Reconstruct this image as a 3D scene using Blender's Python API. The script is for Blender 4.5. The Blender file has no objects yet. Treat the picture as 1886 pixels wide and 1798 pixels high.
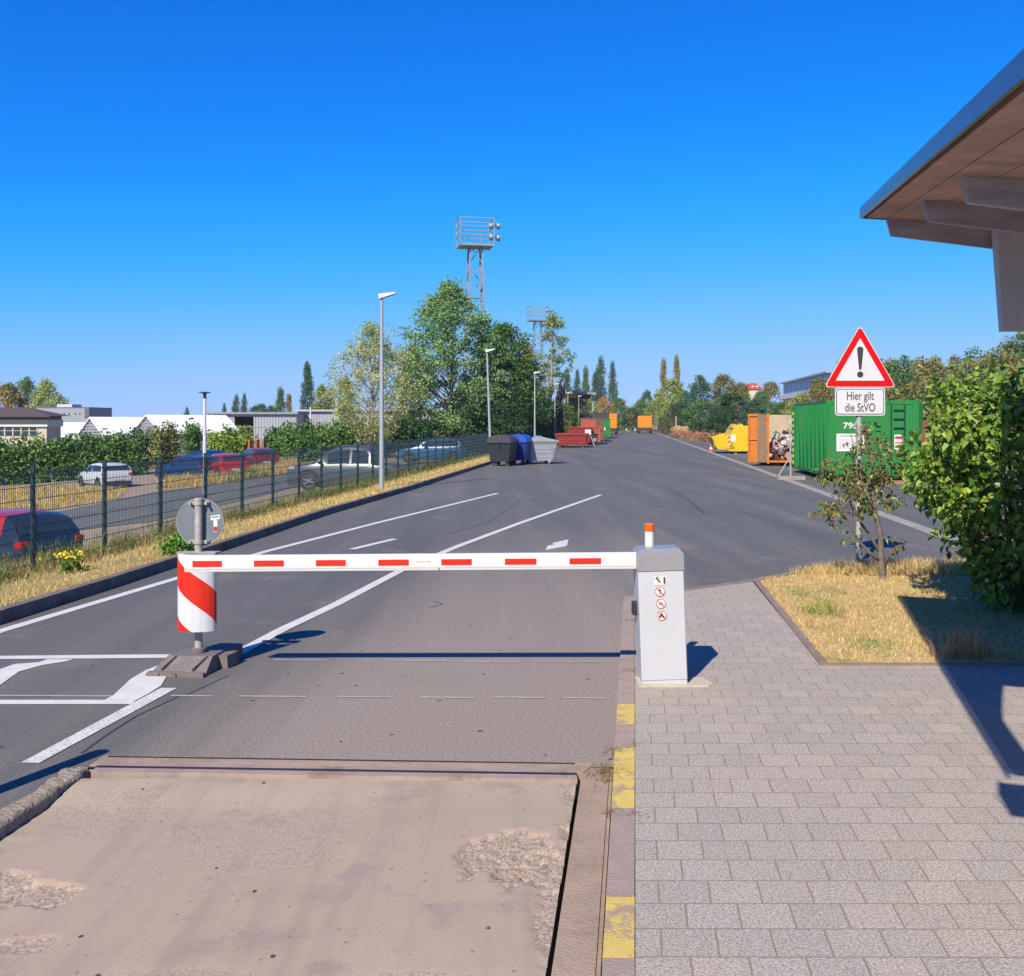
import bpy, bmesh, math, random
import numpy as np
from mathutils import Vector, Matrix, noise
from math import sin, cos, pi, radians, atan2, sqrt

# ------------------------------------------------------------------ camera, sky, sun, exposure
H, F, CX, HY = 1.88, 1900.0, 943.0, 780.0        # eye height, focal length and principal point (photo pixels)
sc = bpy.context.scene
COL = sc.collection
cam = bpy.data.cameras.new('camera'); camo = bpy.data.objects.new('camera', cam); COL.objects.link(camo)
camo.location = (0, 0, H); camo.rotation_euler = (radians(90), 0, 0)
cam.sensor_fit = 'HORIZONTAL'; cam.sensor_width = 36; cam.lens = F/1886*36
cam.shift_y = -(899-HY)/1886; cam.clip_end = 6000; cam.clip_start = 0.05
sc.camera = camo
SUN = Vector((-0.48, -1.07, 1.0)).normalized()
el = math.asin(SUN.z); az = atan2(SUN.x, SUN.y)
w = bpy.data.worlds.new('World'); sc.world = w; w.use_nodes = True
nt = w.node_tree; nt.nodes.clear()
sky = nt.nodes.new('ShaderNodeTexSky'); sky.sky_type = 'NISHITA'; sky.sun_disc = False
sky.sun_elevation = el; sky.sun_rotation = az; sky.altitude = 300
sky.air_density = 1.0; sky.dust_density = 0.1; sky.ozone_density = 6.0
EXPO = 0.8
sm = nt.nodes.new('ShaderNodeVectorMath'); sm.operation = 'SCALE'; sm.inputs['Scale'].default_value = .0733
cv = nt.nodes.new('ShaderNodeRGBCurve'); cv.mapping.use_clip = False
for ci, pts in enumerate((((0,0),(.08,.0),(.12,.004),(.155,.018),(.283,.17),(.435,.33),(1,.50)), ((0,0),(.155,.185),(.22,.28),(.285,.385),(.456,.54),(.6,.60),(1,.66)), ((0,0),(.312,.86),(.42,1.02),(.49,1.04),(.65,1.0),(.85,.86),(1,.80)))):
    c_ = cv.mapping.curves[ci]
    c_.points[0].location = pts[0]; c_.points[1].location = pts[-1]
    for p in pts[1:-1]: c_.points.new(*p)
cv.mapping.update()
s2 = nt.nodes.new('ShaderNodeVectorMath'); s2.operation = 'SCALE'; s2.inputs['Scale'].default_value = 1/(.115*2**EXPO)
bg = nt.nodes.new('ShaderNodeBackground'); bg.inputs[1].default_value = 0.115
wo = nt.nodes.new('ShaderNodeOutputWorld')
nt.links.new(sky.outputs[0], sm.inputs[0]); nt.links.new(sm.outputs[0], cv.inputs['Color']); nt.links.new(cv.outputs[0], s2.inputs[0]); nt.links.new(s2.outputs[0], bg.inputs[0]); nt.links.new(bg.outputs[0], wo.inputs[0])
sl = bpy.data.lights.new('sun', 'SUN'); sl.energy = 4.6; sl.angle = radians(0.5); sl.color = (1.0, 0.90, 0.75)
so = bpy.data.objects.new('sun', sl); COL.objects.link(so)
so.rotation_euler = SUN.to_track_quat('Z', 'Y').to_euler()
sc.view_settings.view_transform = 'Standard'; sc.view_settings.look = 'None'
sc.view_settings.exposure = EXPO; sc.view_settings.gamma = 1

# ------------------------------------------------------------------ helpers
def G(px, py, z=0.0):
    d = (H-z)*F/(py-HY); return ((px-CX)/F*d, d)
def P(px, py, d): return Vector(((px-CX)/F*d, d, H+(HY-py)/F*d))
def XX(px, d): return (px-CX)/F*d
ALB = 0.62      # photograph tones to real surface albedo at this exposure
def lin(r, g, b, k=None):
    k = ALB if k is None else k; f = lambda c: (c/12.92 if c <= 0.04045 else ((c+0.055)/1.055)**2.4)
    return (f(r/255)*k, f(g/255)*k, f(b/255)*k, 1)

def node(nt, t, **kw):
    n = nt.nodes.new(t)
    for k, v in kw.items():
        if hasattr(n, k): setattr(n, k, v)
        else: n.inputs[k].default_value = v
    return n
def noise_ramp(nt, vec, scale, lo, hi, detail=4, rough=0.6):
    n = node(nt, 'ShaderNodeTexNoise'); n.inputs['Scale'].default_value = scale; n.inputs['Detail'].default_value = detail
    n.inputs['Roughness'].default_value = rough
    if vec is not None: nt.links.new(vec, n.inputs['Vector'])
    r = node(nt, 'ShaderNodeMapRange'); r.inputs[1].default_value = lo; r.inputs[2].default_value = hi
    nt.links.new(n.outputs[0], r.inputs[0]); return r.outputs[0]
def mixc(nt, fac, a, b, mode='MIX'):
    m = nt.nodes.new('ShaderNodeMix'); m.data_type = 'RGBA'; m.blend_type = mode
    for i, v in ((0, fac), (6, a), (7, b)):
        if hasattr(v, 'node'): nt.links.new(v, m.inputs[i])
        else: m.inputs[i].default_value = v
    return m.outputs[2]
MATS = {}
def mat(name, col=None, rough=0.7, metal=0.0, var=0.12, scale=3.0, bump=0.0, bscale=60.0, spec=0.4, dirt=None, dscale=4.0, dlo=0.5, dhi=0.75, attr=None, trans=0.0, coat=0.0):
    """noise-varied principled material; dirt = second colour in noise patches; attr = colour attribute; trans = leaf translucency"""
    if name in MATS: return MATS[name]
    m = bpy.data.materials.new(name); m.use_nodes = True; nt = m.node_tree
    b = nt.nodes['Principled BSDF']; tc = node(nt, 'ShaderNodeTexCoord'); v = tc.outputs['Object']
    if attr: a = node(nt, 'ShaderNodeAttribute', attribute_name=attr); c = a.outputs['Color']
    else:
        c = col if len(col) == 4 else (*col, 1)
        f = noise_ramp(nt, v, scale, 0.3, 0.7)
        c = mixc(nt, f, tuple(min(1, x*(1-var)) for x in c[:3])+(1,), tuple(min(1, x*(1+var)) for x in c[:3])+(1,))
    if dirt: c = mixc(nt, noise_ramp(nt, v, dscale, dlo, dhi, 6, 0.7), c, dirt if len(dirt) == 4 else (*dirt, 1))
    if hasattr(c, 'node'): nt.links.new(c, b.inputs['Base Color'])
    b.inputs['Roughness'].default_value = rough; b.inputs['Metallic'].default_value = metal
    b.inputs['Specular IOR Level'].default_value = spec
    if coat: b.inputs['Coat Weight'].default_value = coat
    if bump:
        n = node(nt, 'ShaderNodeTexNoise'); n.inputs['Scale'].default_value = bscale; n.inputs['Detail'].default_value = 5
        nt.links.new(v, n.inputs['Vector'])
        bp = node(nt, 'ShaderNodeBump'); bp.inputs['Strength'].default_value = bump; bp.inputs['Distance'].default_value = 0.02
        nt.links.new(n.outputs[0], bp.inputs['Height']); nt.links.new(bp.outputs[0], b.inputs['Normal'])
    if trans:
        t = node(nt, 'ShaderNodeBsdfTranslucent'); nt.links.new(c, t.inputs[0]); mx = node(nt, 'ShaderNodeMixShader')
        mx.inputs[0].default_value = trans; nt.links.new(b.outputs[0], mx.inputs[1]); nt.links.new(t.outputs[0], mx.inputs[2])
        nt.links.new(mx.outputs[0], nt.nodes['Material Output'].inputs[0])
    MATS[name] = m; return m

class MB:
    def __init__(s): s.v = []; s.f = []; s.m = []; s.M = None
    def add(s, vs, fs, mi=0):
        o = len(s.v); s.v += [tuple(s.M @ Vector(p)) if s.M else tuple(p) for p in vs]
        s.f += [tuple(i+o for i in f) for f in fs]; s.m += [mi]*len(fs)
    def box(s, x0, x1, y0, y1, z0, z1, mi=0, bev=0.0):
        if bev:
            b = bev; vs = []
            for z, e in ((z0, b), (z0+b, 0), (z1-b, 0), (z1, b)):
                vs += [(x0+b+e*0.6, y0+e, z), (x1-b-e*0.6, y0+e, z), (x1-e, y0+b+e*.6, z), (x1-e, y1-b-e*.6, z), (x1-b-e*.6, y1-e, z), (x0+b+e*.6, y1-e, z), (x0+e, y1-b-e*.6, z), (x0+e, y0+b+e*.6, z)]
            fs = [tuple(range(7, -1, -1)), tuple(range(24, 32))]
            for k in range(3):
                for i in range(8): j = (i+1) % 8; fs.append((k*8+i, k*8+j, k*8+8+j, k*8+8+i))
            s.add(vs, fs, mi); return
        s.add([(x0,y0,z0),(x1,y0,z0),(x1,y1,z0),(x0,y1,z0),(x0,y0,z1),(x1,y0,z1),(x1,y1,z1),(x0,y1,z1)],
              [(3,2,1,0),(4,5,6,7),(0,1,5,4),(1,2,6,5),(2,3,7,6),(3,0,4,7)], mi)
    def hull8(s, p, mi=0):   # bottom 4 ccw, top 4 ccw
        s.add(p, [(3,2,1,0),(4,5,6,7),(0,1,5,4),(1,2,6,5),(2,3,7,6),(3,0,4,7)], mi)
    def prism(s, poly, a, b, axis='z', mi=0):
        n = len(poly); A = sum(poly[i][0]*poly[(i+1)%n][1]-poly[(i+1)%n][0]*poly[i][1] for i in range(n))
        if A < 0: poly = poly[::-1]
        m = {'z': lambda p, t: (p[0], p[1], t), 'y': lambda p, t: (p[0], t, p[1]), 'x': lambda p, t: (t, p[0], p[1])}[axis]
        vs = [m(p, a) for p in poly]+[m(p, b) for p in poly]
        fs = [tuple(range(n-1, -1, -1)), tuple(range(n, 2*n))]+[(i, (i+1)%n, n+(i+1)%n, n+i) for i in range(n)]
        if axis == 'y': fs = [f[::-1] for f in fs]
        s.add(vs, fs, mi)
    def tube(s, pts, r, n=8, mi=0, cap=True):
        pts = [Vector(p) for p in pts]; rs = r if hasattr(r, '__len__') else [r]*len(pts); vs = []; fs = []
        for i, p in enumerate(pts):
            d = (pts[min(i+1, len(pts)-1)]-pts[max(i-1, 0)]); d = d.normalized() if d.length > 1e-9 else Vector((0, 0, 1))
            u = d.cross(Vector((0, 1, 0.01)) if abs(d.z) > .9 else Vector((0, 0, 1))).normalized(); q = d.cross(u)
            for k in range(n): a = 2*pi*k/n; vs.append(p+(u*cos(a)+q*sin(a))*rs[i])
        for i in range(len(pts)-1):
            for k in range(n): j = (k+1) % n; fs.append((i*n+k, i*n+j, (i+1)*n+j, (i+1)*n+k))
        if cap: fs += [tuple(range(n-1, -1, -1)), tuple(range((len(pts)-1)*n, len(pts)*n))]
        s.add(vs, fs, mi)
    def bar(s, a, b, w=0.05, h=None, mi=0):
        a = Vector(a); b = Vector(b); h = h or w; d = (b-a).normalized()
        u = d.cross(Vector((0, 0, 1)) if abs(d.z) < .95 else Vector((0, 1, 0))).normalized(); q = u.cross(d)
        r = []
        for p in (a, b): r += [p-u*w/2-q*h/2, p+u*w/2-q*h/2, p+u*w/2+q*h/2, p-u*w/2+q*h/2]
        s.hull8(r, mi)
    def lathe(s, prof, n=24, c=(0,0,0), mi=0):
        vs = []; fs = []
        for r, z in prof:
            for k in range(n): a = 2*pi*k/n; vs.append((c[0]+r*cos(a), c[1]+r*sin(a), c[2]+z))
        for i in range(len(prof)-1):
            for k in range(n): j = (k+1) % n; fs.append((i*n+k, i*n+j, (i+1)*n+j, (i+1)*n+k))
        fs += [tuple(range(n-1, -1, -1)), tuple(range((len(prof)-1)*n, len(prof)*n))]
        s.add(vs, fs, mi)
    def build(s, name, mats, parent=None, smooth=False, loc=None, rot=None, angle=None):
        me = bpy.data.meshes.new(name); me.from_pydata(s.v, [], s.f)
        for m in (mats if isinstance(mats, (list, tuple)) else [mats]): me.materials.append(m)
        me.polygons.foreach_set('material_index', s.m)
        bm = bmesh.new(); bm.from_mesh(me); bmesh.ops.recalc_face_normals(bm, faces=bm.faces); bm.to_mesh(me); bm.free()
        if smooth: me.shade_smooth()
        if angle: me.set_sharp_from_angle(angle=radians(angle))
        return link(name, me, parent, loc, rot)
def link(name, me, parent=None, loc=None, rot=None):
    o = bpy.data.objects.new(name, me); COL.objects.link(o)
    if parent: o.parent = parent
    if loc is not None: o.location = loc
    if rot is not None: o.rotation_euler = rot
    return o
def tag(o, label=None, cat=None, group=None, kind=None):
    if label: o['label'] = label
    if cat: o['category'] = cat
    if group: o['group'] = group
    if kind: o['kind'] = kind
    return o
def thing(name, label, cat, loc=(0,0,0), rz=0.0, group=None, kind=None):
    o = bpy.data.objects.new(name, None); COL.objects.link(o); o.location = loc; o.rotation_euler = (0, 0, rz); o.empty_display_size = .2
    return tag(o, label, cat, group, kind)
def copy_tree(root, loc=None, rz=None, label=None, scale=None):
    def rec(o, par):
        c = o.copy(); COL.objects.link(c); c.parent = par
        for ch in [x for x in KIDS(o)]: rec(ch, c)
        return c
    c = rec(root, None)
    if loc is not None: c.location = loc
    if rz is not None: c.rotation_euler = (0, 0, rz)
    if scale: c.scale = scale
    if label: c['label'] = label
    return c
def KIDS(o): return [x for x in bpy.data.objects if x.parent == o]
def np_mesh(name, V, nper, mats, colors=None, smooth=False):
    """V: (N*nper,3) array, one polygon per nper verts; colors: (N*nper,3)"""
    me = bpy.data.meshes.new(name); nv = len(V); nf = nv//nper
    me.vertices.add(nv); me.vertices.foreach_set('co', np.asarray(V, dtype=np.float32).ravel())
    me.loops.add(nv); me.loops.foreach_set('vertex_index', np.arange(nv, dtype=np.int32))
    me.polygons.add(nf); me.polygons.foreach_set('loop_start', np.arange(0, nv, nper, dtype=np.int32))
    me.polygons.foreach_set('loop_total', np.full(nf, nper, dtype=np.int32))
    for m in (mats if isinstance(mats, (list, tuple)) else [mats]): me.materials.append(m)
    if colors is not None:
        a = me.color_attributes.new('Col', 'FLOAT_COLOR', 'POINT')
        a.data.foreach_set('color', np.concatenate([colors, np.ones((nv, 1))], 1).astype(np.float32).ravel())
    me.update(calc_edges=True); return me
def text_mesh(txt, size, mt, xs=1.0, bold=0.0):
    cu = bpy.data.curves.new('lettering', 'FONT'); cu.body = txt; cu.size = size; cu.align_x = 'CENTER'; cu.align_y = 'CENTER'
    cu.offset = bold; cu.extrude = 0.0008; cu.resolution_u = 4
    o = bpy.data.objects.new('lettering', cu); me = bpy.data.meshes.new_from_object(o); bpy.data.objects.remove(o)
    me.materials.clear(); me.materials.append(mt)
    me.transform(Matrix.Diagonal((xs, 1, 1, 1)) ); return me

# ------------------------------------------------------------------ terrain
KP = [(-30,-6.6),(2,-5.6),(9.63,-4.78),(11.8,-4.53),(13.6,-4.38),(21,-3.80),(29.3,-2.8),(47.6,-0.98),(73,2.0),(94,4.5),(174,14.4),(215,19.4),(3000,353)]
def XK(Y): return float(np.interp(Y, [p[0] for p in KP], [p[1] for p in KP]))
def XF(Y): return -8.05+0.1*Y
def sstep(a, b, x): t = min(1, max(0, (x-a)/(b-a))); return t*t*(3-2*t)
def hill(X, Y): return max(0.0, min(14.0, (X-0.125*Y-14)*0.10)) if Y > 5 else 0
def terrain(X, Y):
    xk = XK(Y)
    if X >= xk-.055: return -0.16 + hill(X, Y)
    xf = min(XF(Y), xk-1.2)
    if X >= xf: return 0.115+( -0.18-0.115)*(xk-X)/(xk-xf)
    lot = max(-2.5, min(-0.35, -1.139+.0715*X+.01564*Y))
    return -0.18+(lot+0.18)*sstep(0.1, 3.2, xf-X)
def GT(px, py):
    lo, hi = 2.0, 1500.0; f = lambda d: H+(HY-py)/F*d-terrain(XX(px, d), d)
    d = 2.0
    while d < 900:
        if f(d) < 0: break
        d *= 1.01
    lo = d/1.01; hi = d
    for _ in range(20):
        m = (lo+hi)/2
        if f(m) < 0: hi = m
        else: lo = m
    return (XX(px, hi), hi)

M_soil = mat('dry_soil', lin(176,150,104), 0.95, var=.2, scale=.6, dirt=lin(120,124,70), dscale=.35, dlo=.45, dhi=.62, bump=.4, bscale=8)
ts = [-1500,-600,-300,-160,-100,-70,-50,-35,-25,-18,-12,-8,-4,-1,-.02,.05,.06,.3,.7,1.1,1.5,1.9,2.3,2.7,3.2,3.8,4.5,5.5,7,9,12,16,21,28,36,46,60,80,110,160,260,600,1500]
ys = [-30,-10,0,4,6,7]+[8+i*.8 for i in range(60)]+[57+i*2 for i in range(24)]+[108,115,125,140,160,180,215,260,330,420,600,1000,2000,3000]
vs = []; fs = []
for Y in ys:
    for t in ts: X = XK(Y)-t; vs.append((X, Y, terrain(X, Y)))
n = len(ts)
for j in range(len(ys)-1):
    for i in range(n-1): a = j*n+i; fs.append((a, a+n, a+n+1, a+1))
mb = MB(); mb.add(vs, fs); tag(mb.build('ground', M_soil, smooth=True), kind='structure')

def drape(name, A, B, m, lift, N=40, M=6, kind='structure', z=None):
    """sheet between polylines A and B following the terrain"""
    def rs(L):
        L = [Vector((p[0], p[1])) for p in L]; d = [0]
        for i in range(1, len(L)): d.append(d[-1]+(L[i]-L[i-1]).length)
        return [Vector((np.interp(d[-1]*k/N, d, [p.x for p in L]), np.interp(d[-1]*k/N, d, [p.y for p in L]))) for k in range(N+1)]
    a = rs(A); b = rs(B); vs = []; fs = []
    for k in range(N+1):
        for j in range(M+1):
            p = a[k].lerp(b[k], j/M); vs.append((p.x, p.y, (terrain(p.x, p.y) if z is None else z)+lift))
    for k in range(N):
        for j in range(M): i = k*(M+1)+j; fs.append((i, i+1, i+M+2, i+M+1))
    mb = MB(); mb.add(vs, fs); o = mb.build(name, m); tag(o, kind=kind); return o

# --- asphalt material
def asphalt(name, base, tint, dusty=False):
    m = bpy.data.materials.new(name); m.use_nodes = True; nt = m.node_tree; b = nt.nodes['Principled BSDF']
    tc = node(nt, 'ShaderNodeTexCoord'); v = tc.outputs['Object']
    c = mixc(nt, noise_ramp(nt, v, .35, .35, .65, 5), base, tint)
    mp = node(nt, 'ShaderNodeMapping'); mp.inputs['Rotation'].default_value = (0, 0, radians(7)); mp.inputs['Scale'].default_value = (1.3, .07, 1); nt.links.new(v, mp.inputs[0])
    c = mixc(nt, noise_ramp(nt, mp.outputs[0], 1.0, .45, .72, 4), c, tuple(x*k_ for x, k_ in zip(tint[:3], (1.32, 1.26, 1.16)))+(1,))
    mp2 = node(nt, 'ShaderNodeMapping'); mp2.inputs['Rotation'].default_value = (0, 0, radians(12)); mp2.inputs['Scale'].default_value = (.5, .05, 1); nt.links.new(v, mp2.inputs[0])
    c = mixc(nt, noise_ramp(nt, mp2.outputs[0], 1.0, .5, .8, 6), c, tuple(x*.78 for x in base[:3])+(1,))
    if dusty:   # pale dust tracked out of the weighbridge lane and along its kerb
        sx = node(nt, 'ShaderNodeSeparateXYZ'); nt.links.new(v, sx.inputs[0])
        def mr(src, a_, b_, lo=0., hi=1.):
            q = node(nt, 'ShaderNodeMapRange', interpolation_type='SMOOTHSTEP'); q.inputs[1].default_value = a_; q.inputs[2].default_value = b_; q.inputs[3].default_value = lo; q.inputs[4].default_value = hi; nt.links.new(src, q.inputs[0]); return q.outputs[0]
        def ma(op, a_, b_):
            q = node(nt, 'ShaderNodeMath', operation=op)
            for i_, v_ in enumerate((a_, b_)):
                if hasattr(v_, 'node'): nt.links.new(v_, q.inputs[i_])
                else: q.inputs[i_].default_value = v_
            return q.outputs[0]
        u = ma('SUBTRACT', sx.outputs['X'], ma('MULTIPLY', sx.outputs['Y'], .119))
        wob = ma('MULTIPLY', ma('SUBTRACT', noise_ramp(nt, mp.outputs[0], 1.4, .25, .75, 5), .5), 1.1)
        u = ma('ADD', u, wob); yw_ = ma('ADD', sx.outputs['Y'], ma('MULTIPLY', wob, 4.0))
        lane = ma('MULTIPLY', mr(u, -3.5, -1.6), mr(u, .9, .1)); along = mr(yw_, 21, 6.5)
        c = mixc(nt, ma('MULTIPLY', ma('MULTIPLY', lane, along), .85), c, lin(168,154,141))
        left = ma('MULTIPLY', mr(u, -3.4, -3.9), mr(yw_, 13, 8)); c = mixc(nt, ma('MULTIPLY', left, .06), c, lin(150,140,136))
    # fine aggregate
    s = noise_ramp(nt, v, 60, .34, .68, 4, .9); c = mixc(nt, s, mixc(nt, 1.0, c, (.50,.50,.50,1), 'MULTIPLY'), mixc(nt, 1.0, c, (1.52,1.50,1.48,1), 'MULTIPLY'))
    vo = node(nt, 'ShaderNodeTexVoronoi'); vo.inputs['Scale'].default_value = 4.5; nt.links.new(v, vo.inputs['Vector'])
    th = node(nt, 'ShaderNodeMapRange'); th.inputs[1].default_value = .085; th.inputs[2].default_value = .06; nt.links.new(vo.outputs['Distance'], th.inputs[0])
    c = mixc(nt, th.outputs[0], c, tuple(x*.45 for x in base[:3])+(1,))
    # dust
    c = mixc(nt, noise_ramp(nt, v, .9, .56, .8, 8, .7), c, lin(152,138,124))
    nt.links.new(c, b.inputs['Base Color']); b.inputs['Roughness'].default_value = .8; b.inputs['Specular IOR Level'].default_value = .35
    bp = node(nt, 'ShaderNodeBump'); bp.inputs['Strength'].default_value = .35; bp.inputs['Distance'].default_value = .006
    n = node(nt, 'ShaderNodeTexNoise'); n.inputs['Scale'].default_value = 110; nt.links.new(v, n.inputs['Vector'])
    nt.links.new(n.outputs[0], bp.inputs['Height']); nt.links.new(bp.outputs[0], b.inputs['Normal'])
    return m
M_asph = asphalt('asphalt', lin(103,105,103), lin(111,110,107), dusty=True)
M_lane = asphalt('lane_asphalt', lin(112,117,112), lin(120,123,116))

SH = 0.119                        # heading of the road: X grows by 0.119 per metre
XR = lambda Y: 7.3+(Y-18.3)*0.1146   # gutter strip along the far side
YD = 5.80                         # far end of the weighbridge frame
LIP = lambda Y: -2.30+0.10*(Y-5.58)  # near-side edge of the deck pit
# road sheet
vs = []; fs = []
yy = [YD, 7, 9, 11, 13, 15, 18, 21, 25, 29.3, 35, 41, 47.6, 55, 64, 73, 83, 94, 115, 140, 174, 195, 215]
for Y in [5.64 if Y_ == YD else Y_ for Y_ in yy]:
    a = XK(Y)+.02; b = 40 if Y < 60 else XR(Y)+14
    for k in range(9): vs.append((a+(b-a)*k/8, Y, 0))
for j in range(len(yy)-1):
    for k in range(8): i = j*9+k; fs.append((i, i+1, i+10, i+9))
o = len(vs)
yb = [-20, 0, 2, 4, 5.64]
for Y in yb:
    a = XK(Y)+.02; b = LIP(Y)-.05
    vs += [(a, Y, 0), ((a+b)/2, Y, 0), (b, Y, 0)]
for j in range(4):
    for k in range(2): i = o+j*3+k; fs.append((i, i+1, i+4, i+3))
mb = MB(); mb.add(vs, fs); tag(mb.build('road', M_asph), kind='structure')

# gutter strip
M_gut = mat('gutter_concrete', lin(172,165,156), .85, var=.15, scale=3, bump=.3, bscale=40, dirt=lin(120,112,108), dscale=1.2)
drape('gutter_strip', [(XR(16.5)-.14, 16.5), (XR(200)-.14, 200)], [(XR(16.5)+.16, 16.5), (XR(200)+.16, 200)], M_gut, .006, 40, 1, z=0)

# kerb on the verge side (dark, with joints)
M_kerb = mat('kerb_concrete', lin(134,120,110), .9, var=.2, scale=4, bump=.5, bscale=30, dirt=lin(80,72,68), dscale=3)
kb = MB(); Y = -4.0
while Y < 66:
    Y2 = Y+.98; g = .02
    a = Vector((XK(Y), Y)); b = Vector((XK(Y2), Y2)); d = (b-a).normalized(); nn = Vector((-d.y, d.x))
    a2 = a; b2 = a+d*((b-a).length-g*0.5)
    pr = [(0, -.1), (.025, .125), (.10, .135), (.12, -.1)]
    vs = [(*(a2+nn*t), z) for t, z in pr]+[(*(b2+nn*t), z) for t, z in pr]
    kb.add(vs, [(0,1,2,3),(7,6,5,4),(0,4,5,1),(1,5,6,2),(2,6,7,3)])
    Y = Y2
tag(kb.build('kerb', M_kerb), kind='structure')

# --- car park surfaces beyond the fence
M_gravel = mat('gravel', lin(186,166,144), .95, var=.18, scale=1.5, bump=.8, bscale=25, dirt=lin(140,124,108), dscale=12)
fl = [(XF(Y)-.5, Y) for Y in (6, 20, 40, 60, 75)]
fr = [(XF(Y)-60, Y) for Y in (6, 20, 40, 60, 75)]
drape('gravel_lot', fl, fr, M_gravel, .012, 70, 60)
up = [GT(*p) for p in ((-160,965),(0,955),(100,945),(216,922),(300,904),(376,898),(445,886),(540,870),(700,850))]
lo = [GT(*p) for p in ((-160,1030),(60,1000),(142,978),(280,962),(326,952),(407,932),(496,911),(545,898),(705,872))]
drape('parking_lane', up, lo, M_lane, .03, 60, 8)

# --- weighbridge deck with spalled patches
def fbm(x, y, s, o=4):
    return noise.fractal(Vector((x*s, y*s, 3.1)), 1.0, 2.0, o)
sp = [(925,1560,95,42,.022),(985,1590,75,38,.018),(1015,1700,30,60,.010),(50,1625,110,26,.02),(10,1612,60,30,.02),(40,1718,60,18,.012),(1045,1450,22,26,.008),(190,1480,150,40,.003),(480,1540,230,70,.0025),(330,1780,150,22,.004),(780,1798,110,28,.006)]
spots = []
for (px, py, rx, ry, dp) in sp:
    X, Yd = G(px, py); X1, _ = G(px+rx, py); _, Y1 = G(px, py-ry); _, Y0 = G(px, py+ry)
    spots.append((X, (Y1+Y0)/2, X1-X, (Y1-Y0)/2, dp))
DL = lambda Y: LIP(Y)+.005
DR = lambda Y: 0.341+SH*(Y-5.45)
nx, ny = 230, 170; ylist = [-6, -3, 0, 2, 3]+[3.2+(5.52-3.2)*k/ny for k in range(ny+1)]
vs = []; cl = []
for Y in ylist:
    for i in range(nx+1):
        X = DL(Y)+(DR(Y)-DL(Y))*i/nx; z = -.055+.035*i/nx; msk = 0
        if Y > 3:
            for (sx, sy, rx, ry, dp) in spots:
                q = sqrt(((X-sx)/rx)**2+((Y-sy)/ry)**2)+.45*fbm(X+sx, Y, 4.5)+.12*fbm(X, Y, 22)
                k = sstep(1.0, .90, q) if dp > .005 else sstep(1.15, .6, q)
                if k > 0:
                    z -= k*dp*(.55+.9*abs(fbm(X, Y, 26))); msk = max(msk, k*(1 if dp > .005 else .45))
        if i > nx-6: z -= .012*max(0, fbm(X, Y, 9)+.1)*(i-nx+6)/3; msk = max(msk, min(1, max(0, fbm(X, Y, 6)*2.2)))
        z += .0012*fbm(X, Y, 3)
        if Y > 5.1: z += (-.008-z)*sstep(5.1, 5.5, Y)*.75
        vs.append((X, Y, z)); cl.append((msk, msk, msk, 1))
fs = [(j*(nx+1)+i, j*(nx+1)+i+1, (j+1)*(nx+1)+i+1, (j+1)*(nx+1)+i) for j in range(len(ylist)-1) for i in range(nx)]
m = bpy.data.materials.new('deck_concrete'); m.use_nodes = True; nt = m.node_tree; b = nt.nodes['Principled BSDF']
tc = node(nt, 'ShaderNodeTexCoord'); v = tc.outputs['Object']; at = node(nt, 'ShaderNodeAttribute', attribute_name='Col')
c = mixc(nt, noise_ramp(nt, v, 1.1, .38, .62, 7), lin(187,171,150), lin(194,178,156))
c = mixc(nt, noise_ramp(nt, v, 2.3, .52, .60, 10, .75), c, lin(176,159,145))
c = mixc(nt, noise_ramp(nt, v, .8, .52, .54, 8, .65), c, lin(192,171,152))
mpd = node(nt, 'ShaderNodeMapping'); mpd.inputs['Rotation'].default_value = (0, 0, radians(7)); mpd.inputs['Scale'].default_value = (5, .35, 1); nt.links.new(v, mpd.inputs[0])
c = mixc(nt, noise_ramp(nt, mpd.outputs[0], 1.0, .5, .8, 5), c, lin(170,150,136))
c = mixc(nt, noise_ramp(nt, v, 160, .4, .75, 2, .8), c, mixc(nt, 1.0, c, (.8,.8,.8,1), 'MULTIPLY'))
agg = mixc(nt, noise_ramp(nt, v, 70, .38, .6, 4, .8), lin(140,122,108), lin(206,188,168))
sp2 = node(nt, 'ShaderNodeTexVoronoi'); sp2.inputs['Scale'].default_value = 11; nt.links.new(v, sp2.inputs['Vector']); th2 = node(nt, 'ShaderNodeMapRange'); th2.inputs[1].default_value = .10; th2.inputs[2].default_value = .07; nt.links.new(sp2.outputs['Distance'], th2.inputs[0])
c = mixc(nt, th2.outputs[0], c, lin(150,130,116))
c = mixc(nt, at.outputs['Fac'], c, agg)
vo = node(nt, 'ShaderNodeTexVoronoi'); vo.inputs['Scale'].default_value = 4.2; vo.inputs['Randomness'].default_value = 1; 
mpv = node(nt, 'ShaderNodeMapping'); mpv.inputs['Scale'].default_value = (1, .8, 1); nt.links.new(v, mpv.inputs[0]); nt.links.new(mpv.outputs[0], vo.inputs['Vector'])
ad = node(nt, 'ShaderNodeMath', operation='MULTIPLY_ADD'); nt.links.new(noise_ramp(nt, v, 14, .2, .8), ad.inputs[0]); ad.inputs[1].default_value = .07; nt.links.new(vo.outputs['Distance'], ad.inputs[2])
th = node(nt, 'ShaderNodeMapRange'); th.inputs[1].default_value = .085; th.inputs[2].default_value = .07; nt.links.new(ad.outputs[0], th.inputs[0])
c = mixc(nt, th.outputs[0], c, lin(92,76,66))
nt.links.new(c, b.inputs['Base Color']); b.inputs['Roughness'].default_value = .85; b.inputs['Specular IOR Level'].default_value = .3
bp = node(nt, 'ShaderNodeBump'); bp.inputs['Strength'].default_value = .45; bp.inputs['Distance'].default_value = .008
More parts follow.
